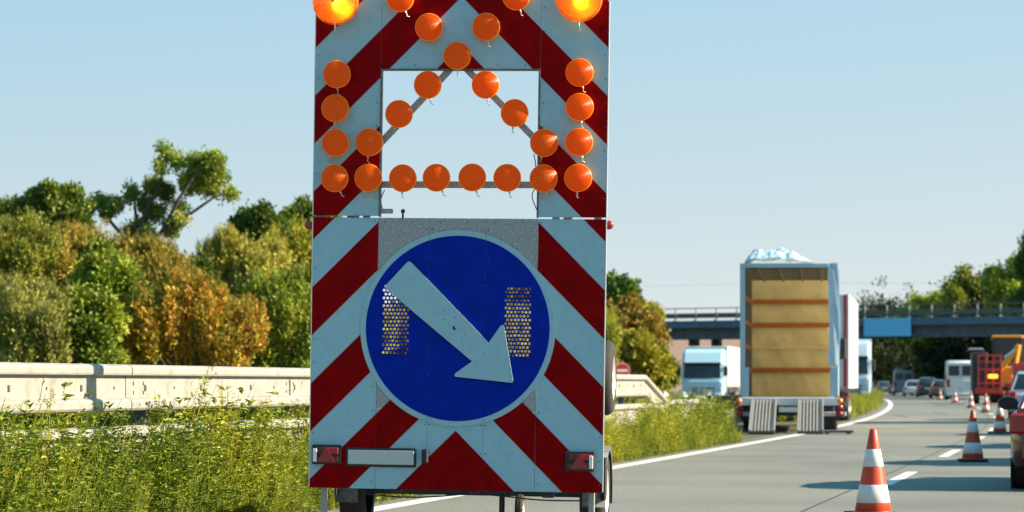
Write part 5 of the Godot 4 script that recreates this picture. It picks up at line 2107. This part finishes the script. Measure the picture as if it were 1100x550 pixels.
# ------------------------------------------------------------------ weeds and grass
func weed_mesh(kind: int) -> ArrayMesh:
	var rng := RandomNumberGenerator.new()
	rng.seed = 400 + kind
	var st := mb()
	if kind == 0:                                   # leafy weed: several leaning stems with narrow leaves
		for s in 5:
			var lean := Vector3(rng.randfn() * 0.22, 1.0, rng.randfn() * 0.22).normalized()
			var h := rng.randf_range(0.65, 1.0)
			st.set_color(Color(0.8, 0.75, 0.6))
			tube(st, [Vector3(rng.randfn() * 0.03, 0, rng.randfn() * 0.03), lean * h * 0.55, lean * h + Vector3(rng.randfn() * 0.05, 0, rng.randfn() * 0.05)], [0.004, 0.003, 0.0015], 3, false)
			for k in 30:
				var f := rng.randf_range(0.12, 1.0)
				leaf_blade(st, rng, lean * h * f, 0.11 * (1.25 - 0.75 * f), 0.016, f)
	elif kind == 1:                                 # grass tuft
		for k in 26:
			var h := rng.randf_range(0.3, 0.75)
			var d := Vector3(rng.randfn(), 0, rng.randfn()).normalized()
			var lean := rng.randf_range(0.08, 0.45)
			var p0 := Vector3(rng.randfn() * 0.035, 0, rng.randfn() * 0.035)
			var p1 := p0 + Vector3(0, h * 0.6, 0) + d * h * lean * 0.35
			var p2 := p0 + Vector3(0, h * rng.randf_range(0.8, 1.0), 0) + d * h * lean
			var s := d.cross(Vector3.UP) * 0.0035
			var c := rng.randf_range(0.75, 1.2)
			st.set_color(Color(c, c, c * 0.9))
			flat(st)
			quad(st, p0 - s, p1 - s * 0.8, p1 + s * 0.8, p0 + s)
			tri(st, p1 - s * 0.8, p2, p1 + s * 0.8)
	elif kind == 2:                                 # seed-headed weed, feathery yellow top
		for s in 4:
			var lean := Vector3(rng.randfn() * 0.2, 1.0, rng.randfn() * 0.2).normalized()
			var h := rng.randf_range(0.75, 1.0)
			st.set_color(Color(0.85, 0.8, 0.6))
			tube(st, [Vector3(rng.randfn() * 0.02, 0, rng.randfn() * 0.02), lean * h * 0.6, lean * h], [0.0035, 0.003, 0.0015], 3, false)
			for k in 12:
				leaf_blade(st, rng, lean * h * rng.randf_range(0.1, 0.6), 0.08, 0.008, 0.4)
			for b in 8:                             # side sprigs set with tiny heads
				var f := rng.randf_range(0.6, 0.98)
				var o := lean * h * f
				var d := (Vector3(rng.randfn(), 0.7, rng.randfn())).normalized() * rng.randf_range(0.06, 0.14) * (1.35 - f)
				st.set_color(Color(0.95, 0.85, 0.55))
				for k in 9:
					var q := o + d * k / 8.0 + Vector3(rng.randfn(), rng.randfn(), rng.randfn()) * 0.007
					leaf_blade(st, rng, q, 0.016, 0.0055, 1.0)
	else:                                           # low clover-like filler
		for k in 60:
			var p := Vector3(rng.randfn() * 0.13, rng.randf_range(0.02, 0.32), rng.randfn() * 0.13)
			leaf_blade(st, rng, p, 0.05, 0.014, 0.5)
	st.generate_normals()
	return st.commit()

func leaf_blade(st: SurfaceTool, rng: RandomNumberGenerator, p: Vector3, l: float, w: float, f: float) -> void:
	var d := Vector3(rng.randfn(), rng.randf_range(-0.1, 0.9), rng.randfn()).normalized()
	var s := d.cross(Vector3(rng.randfn() * 0.3, 1, rng.randfn() * 0.3)).normalized()
	var up := s.cross(d)
	var len := l * rng.randf_range(0.7, 1.3)
	var tip := p + d * len - up * len * 0.2
	var c := rng.randf_range(0.75, 1.2)
	st.set_color(Color(c, c, c * 0.9))
	flat(st)
	tri(st, p, p + d * len * 0.4 + s * w + up * w * 0.3, tip)
	tri(st, p, tip, p + d * len * 0.4 - s * w + up * w * 0.3)

func build_weeds() -> void:
	var rng := RandomNumberGenerator.new()
	rng.seed = 900
	var n := FastNoiseLite.new()
	n.seed = 31
	n.frequency = 0.3
	var meshes := []
	for k in 4:
		meshes.append(weed_mesh(k))
	var names := ["leafy_weeds", "grass_tufts", "seeding_weeds", "clover_cover"]
	var labels := ["tall leafy green weeds growing along the guardrail", "wild grass tufts growing along the guardrail", "yellowish seed-headed weeds growing along the guardrail", "low leafy ground cover under the weeds by the guardrail"]
	var pals := [[c3(0.1273, 0.1899, 0.01788), c3(0.268, 0.3215, 0.03164), c3(0.4237, 0.4091, 0.04471)], [c3(0.184, 0.2338, 0.02683), c3(0.3678, 0.3653, 0.05364), c3(0.5037, 0.4822, 0.09834)], [c3(0.268, 0.2923, 0.03164), c3(0.4379, 0.4091, 0.04471), c3(0.5037, 0.4822, 0.07153)], [c3(0.07003, 0.1243, 0.01306), c3(0.1556, 0.2046, 0.0227), c3(0.2539, 0.2631, 0.03576)]]
	var xfs := [[], [], [], []]
	var cols := [[], [], [], []]
	var put := func(kind: int, x: float, d: float, s: float, tint: float) -> void:
		var b := Basis(Vector3.UP, rng.randf() * TAU).scaled(Vector3(s * rng.randf_range(0.85, 1.2), s, s * rng.randf_range(0.85, 1.2)))
		b = Basis(Vector3(rng.randfn(), 0, rng.randfn() + 0.001).normalized(), rng.randf_range(0.0, 0.18)) * b
		xfs[kind].append(Transform3D(b, Vector3(x, 0.0, -d)))
		var t := clampf(tint + rng.randfn() * 0.18, 0.0, 0.999) * 2.0
		var c: Color = (pals[kind][int(t)] as Color).lerp(pals[kind][int(t) + 1], t - int(t))
		var g := rng.randf_range(0.8, 1.2)
		cols[kind].append(Color(c.r * g, c.g * g, c.b * g))
	# strip between the edge line and the rail, and behind it
	for k in 21000:
		var d := 13.0 + 50.0 * pow(rng.randf(), 1.25)
		var o := rng.randf_range(-3.4, -0.34)
		if o < -1.5 and rng.randf() < 0.65:
			continue
		var x := smooth_x(d) + o
		var v := n.get_noise_2d(x * 2.0, d * 1.3)
		var v2 := n.get_noise_2d(x * 1.1 + 50.0, d * 0.7)
		var edge := smoothstep(-0.3, -0.7, o)           # plants stay low beside the asphalt
		if d > 53.0 and o > -2.3:
			continue
		var tall := (lerpf(0.97, 0.8, smoothstep(24.0, 36.0, d)) + 0.6 * v) * lerpf(0.3, 1.0, edge)
		tall += 0.16 * smoothstep(21.0, 19.5, d)
		if o > -1.02 and o < -0.9:
			tall *= 0.85
		var pick := rng.randf() + v2 * 0.5
		var kind := 3 if rng.randf() < 0.3 else (1 if pick < 0.28 else (0 if pick < 0.72 else 2))
		var s := tall * rng.randf_range(0.75, 1.2)
		if kind == 3:
			s = clampf(tall * 1.3, 0.4, 1.1)
		put.call(kind, x, d, s, lerpf(0.22, 0.55, smoothstep(19.5, 25.0, d)) + v2 * 0.7)
	# verge behind the barrier and the green island beyond the lorries
	for k in 2600:
		var d := rng.randf_range(80.0, 260.0)
		put.call(1 if rng.randf() < 0.6 else 0, smooth_x(d) + rng.randf_range(-3.8, -0.5), d, rng.randf_range(0.5, 1.0), 0.5)
	for k in 4:
		var o := scatter(self, names[k], meshes[k], xfs[k], cols[k], M.weed)
		stuff(o)
		o.set_meta("label", labels[k])
		o.set_meta("category", "weeds")
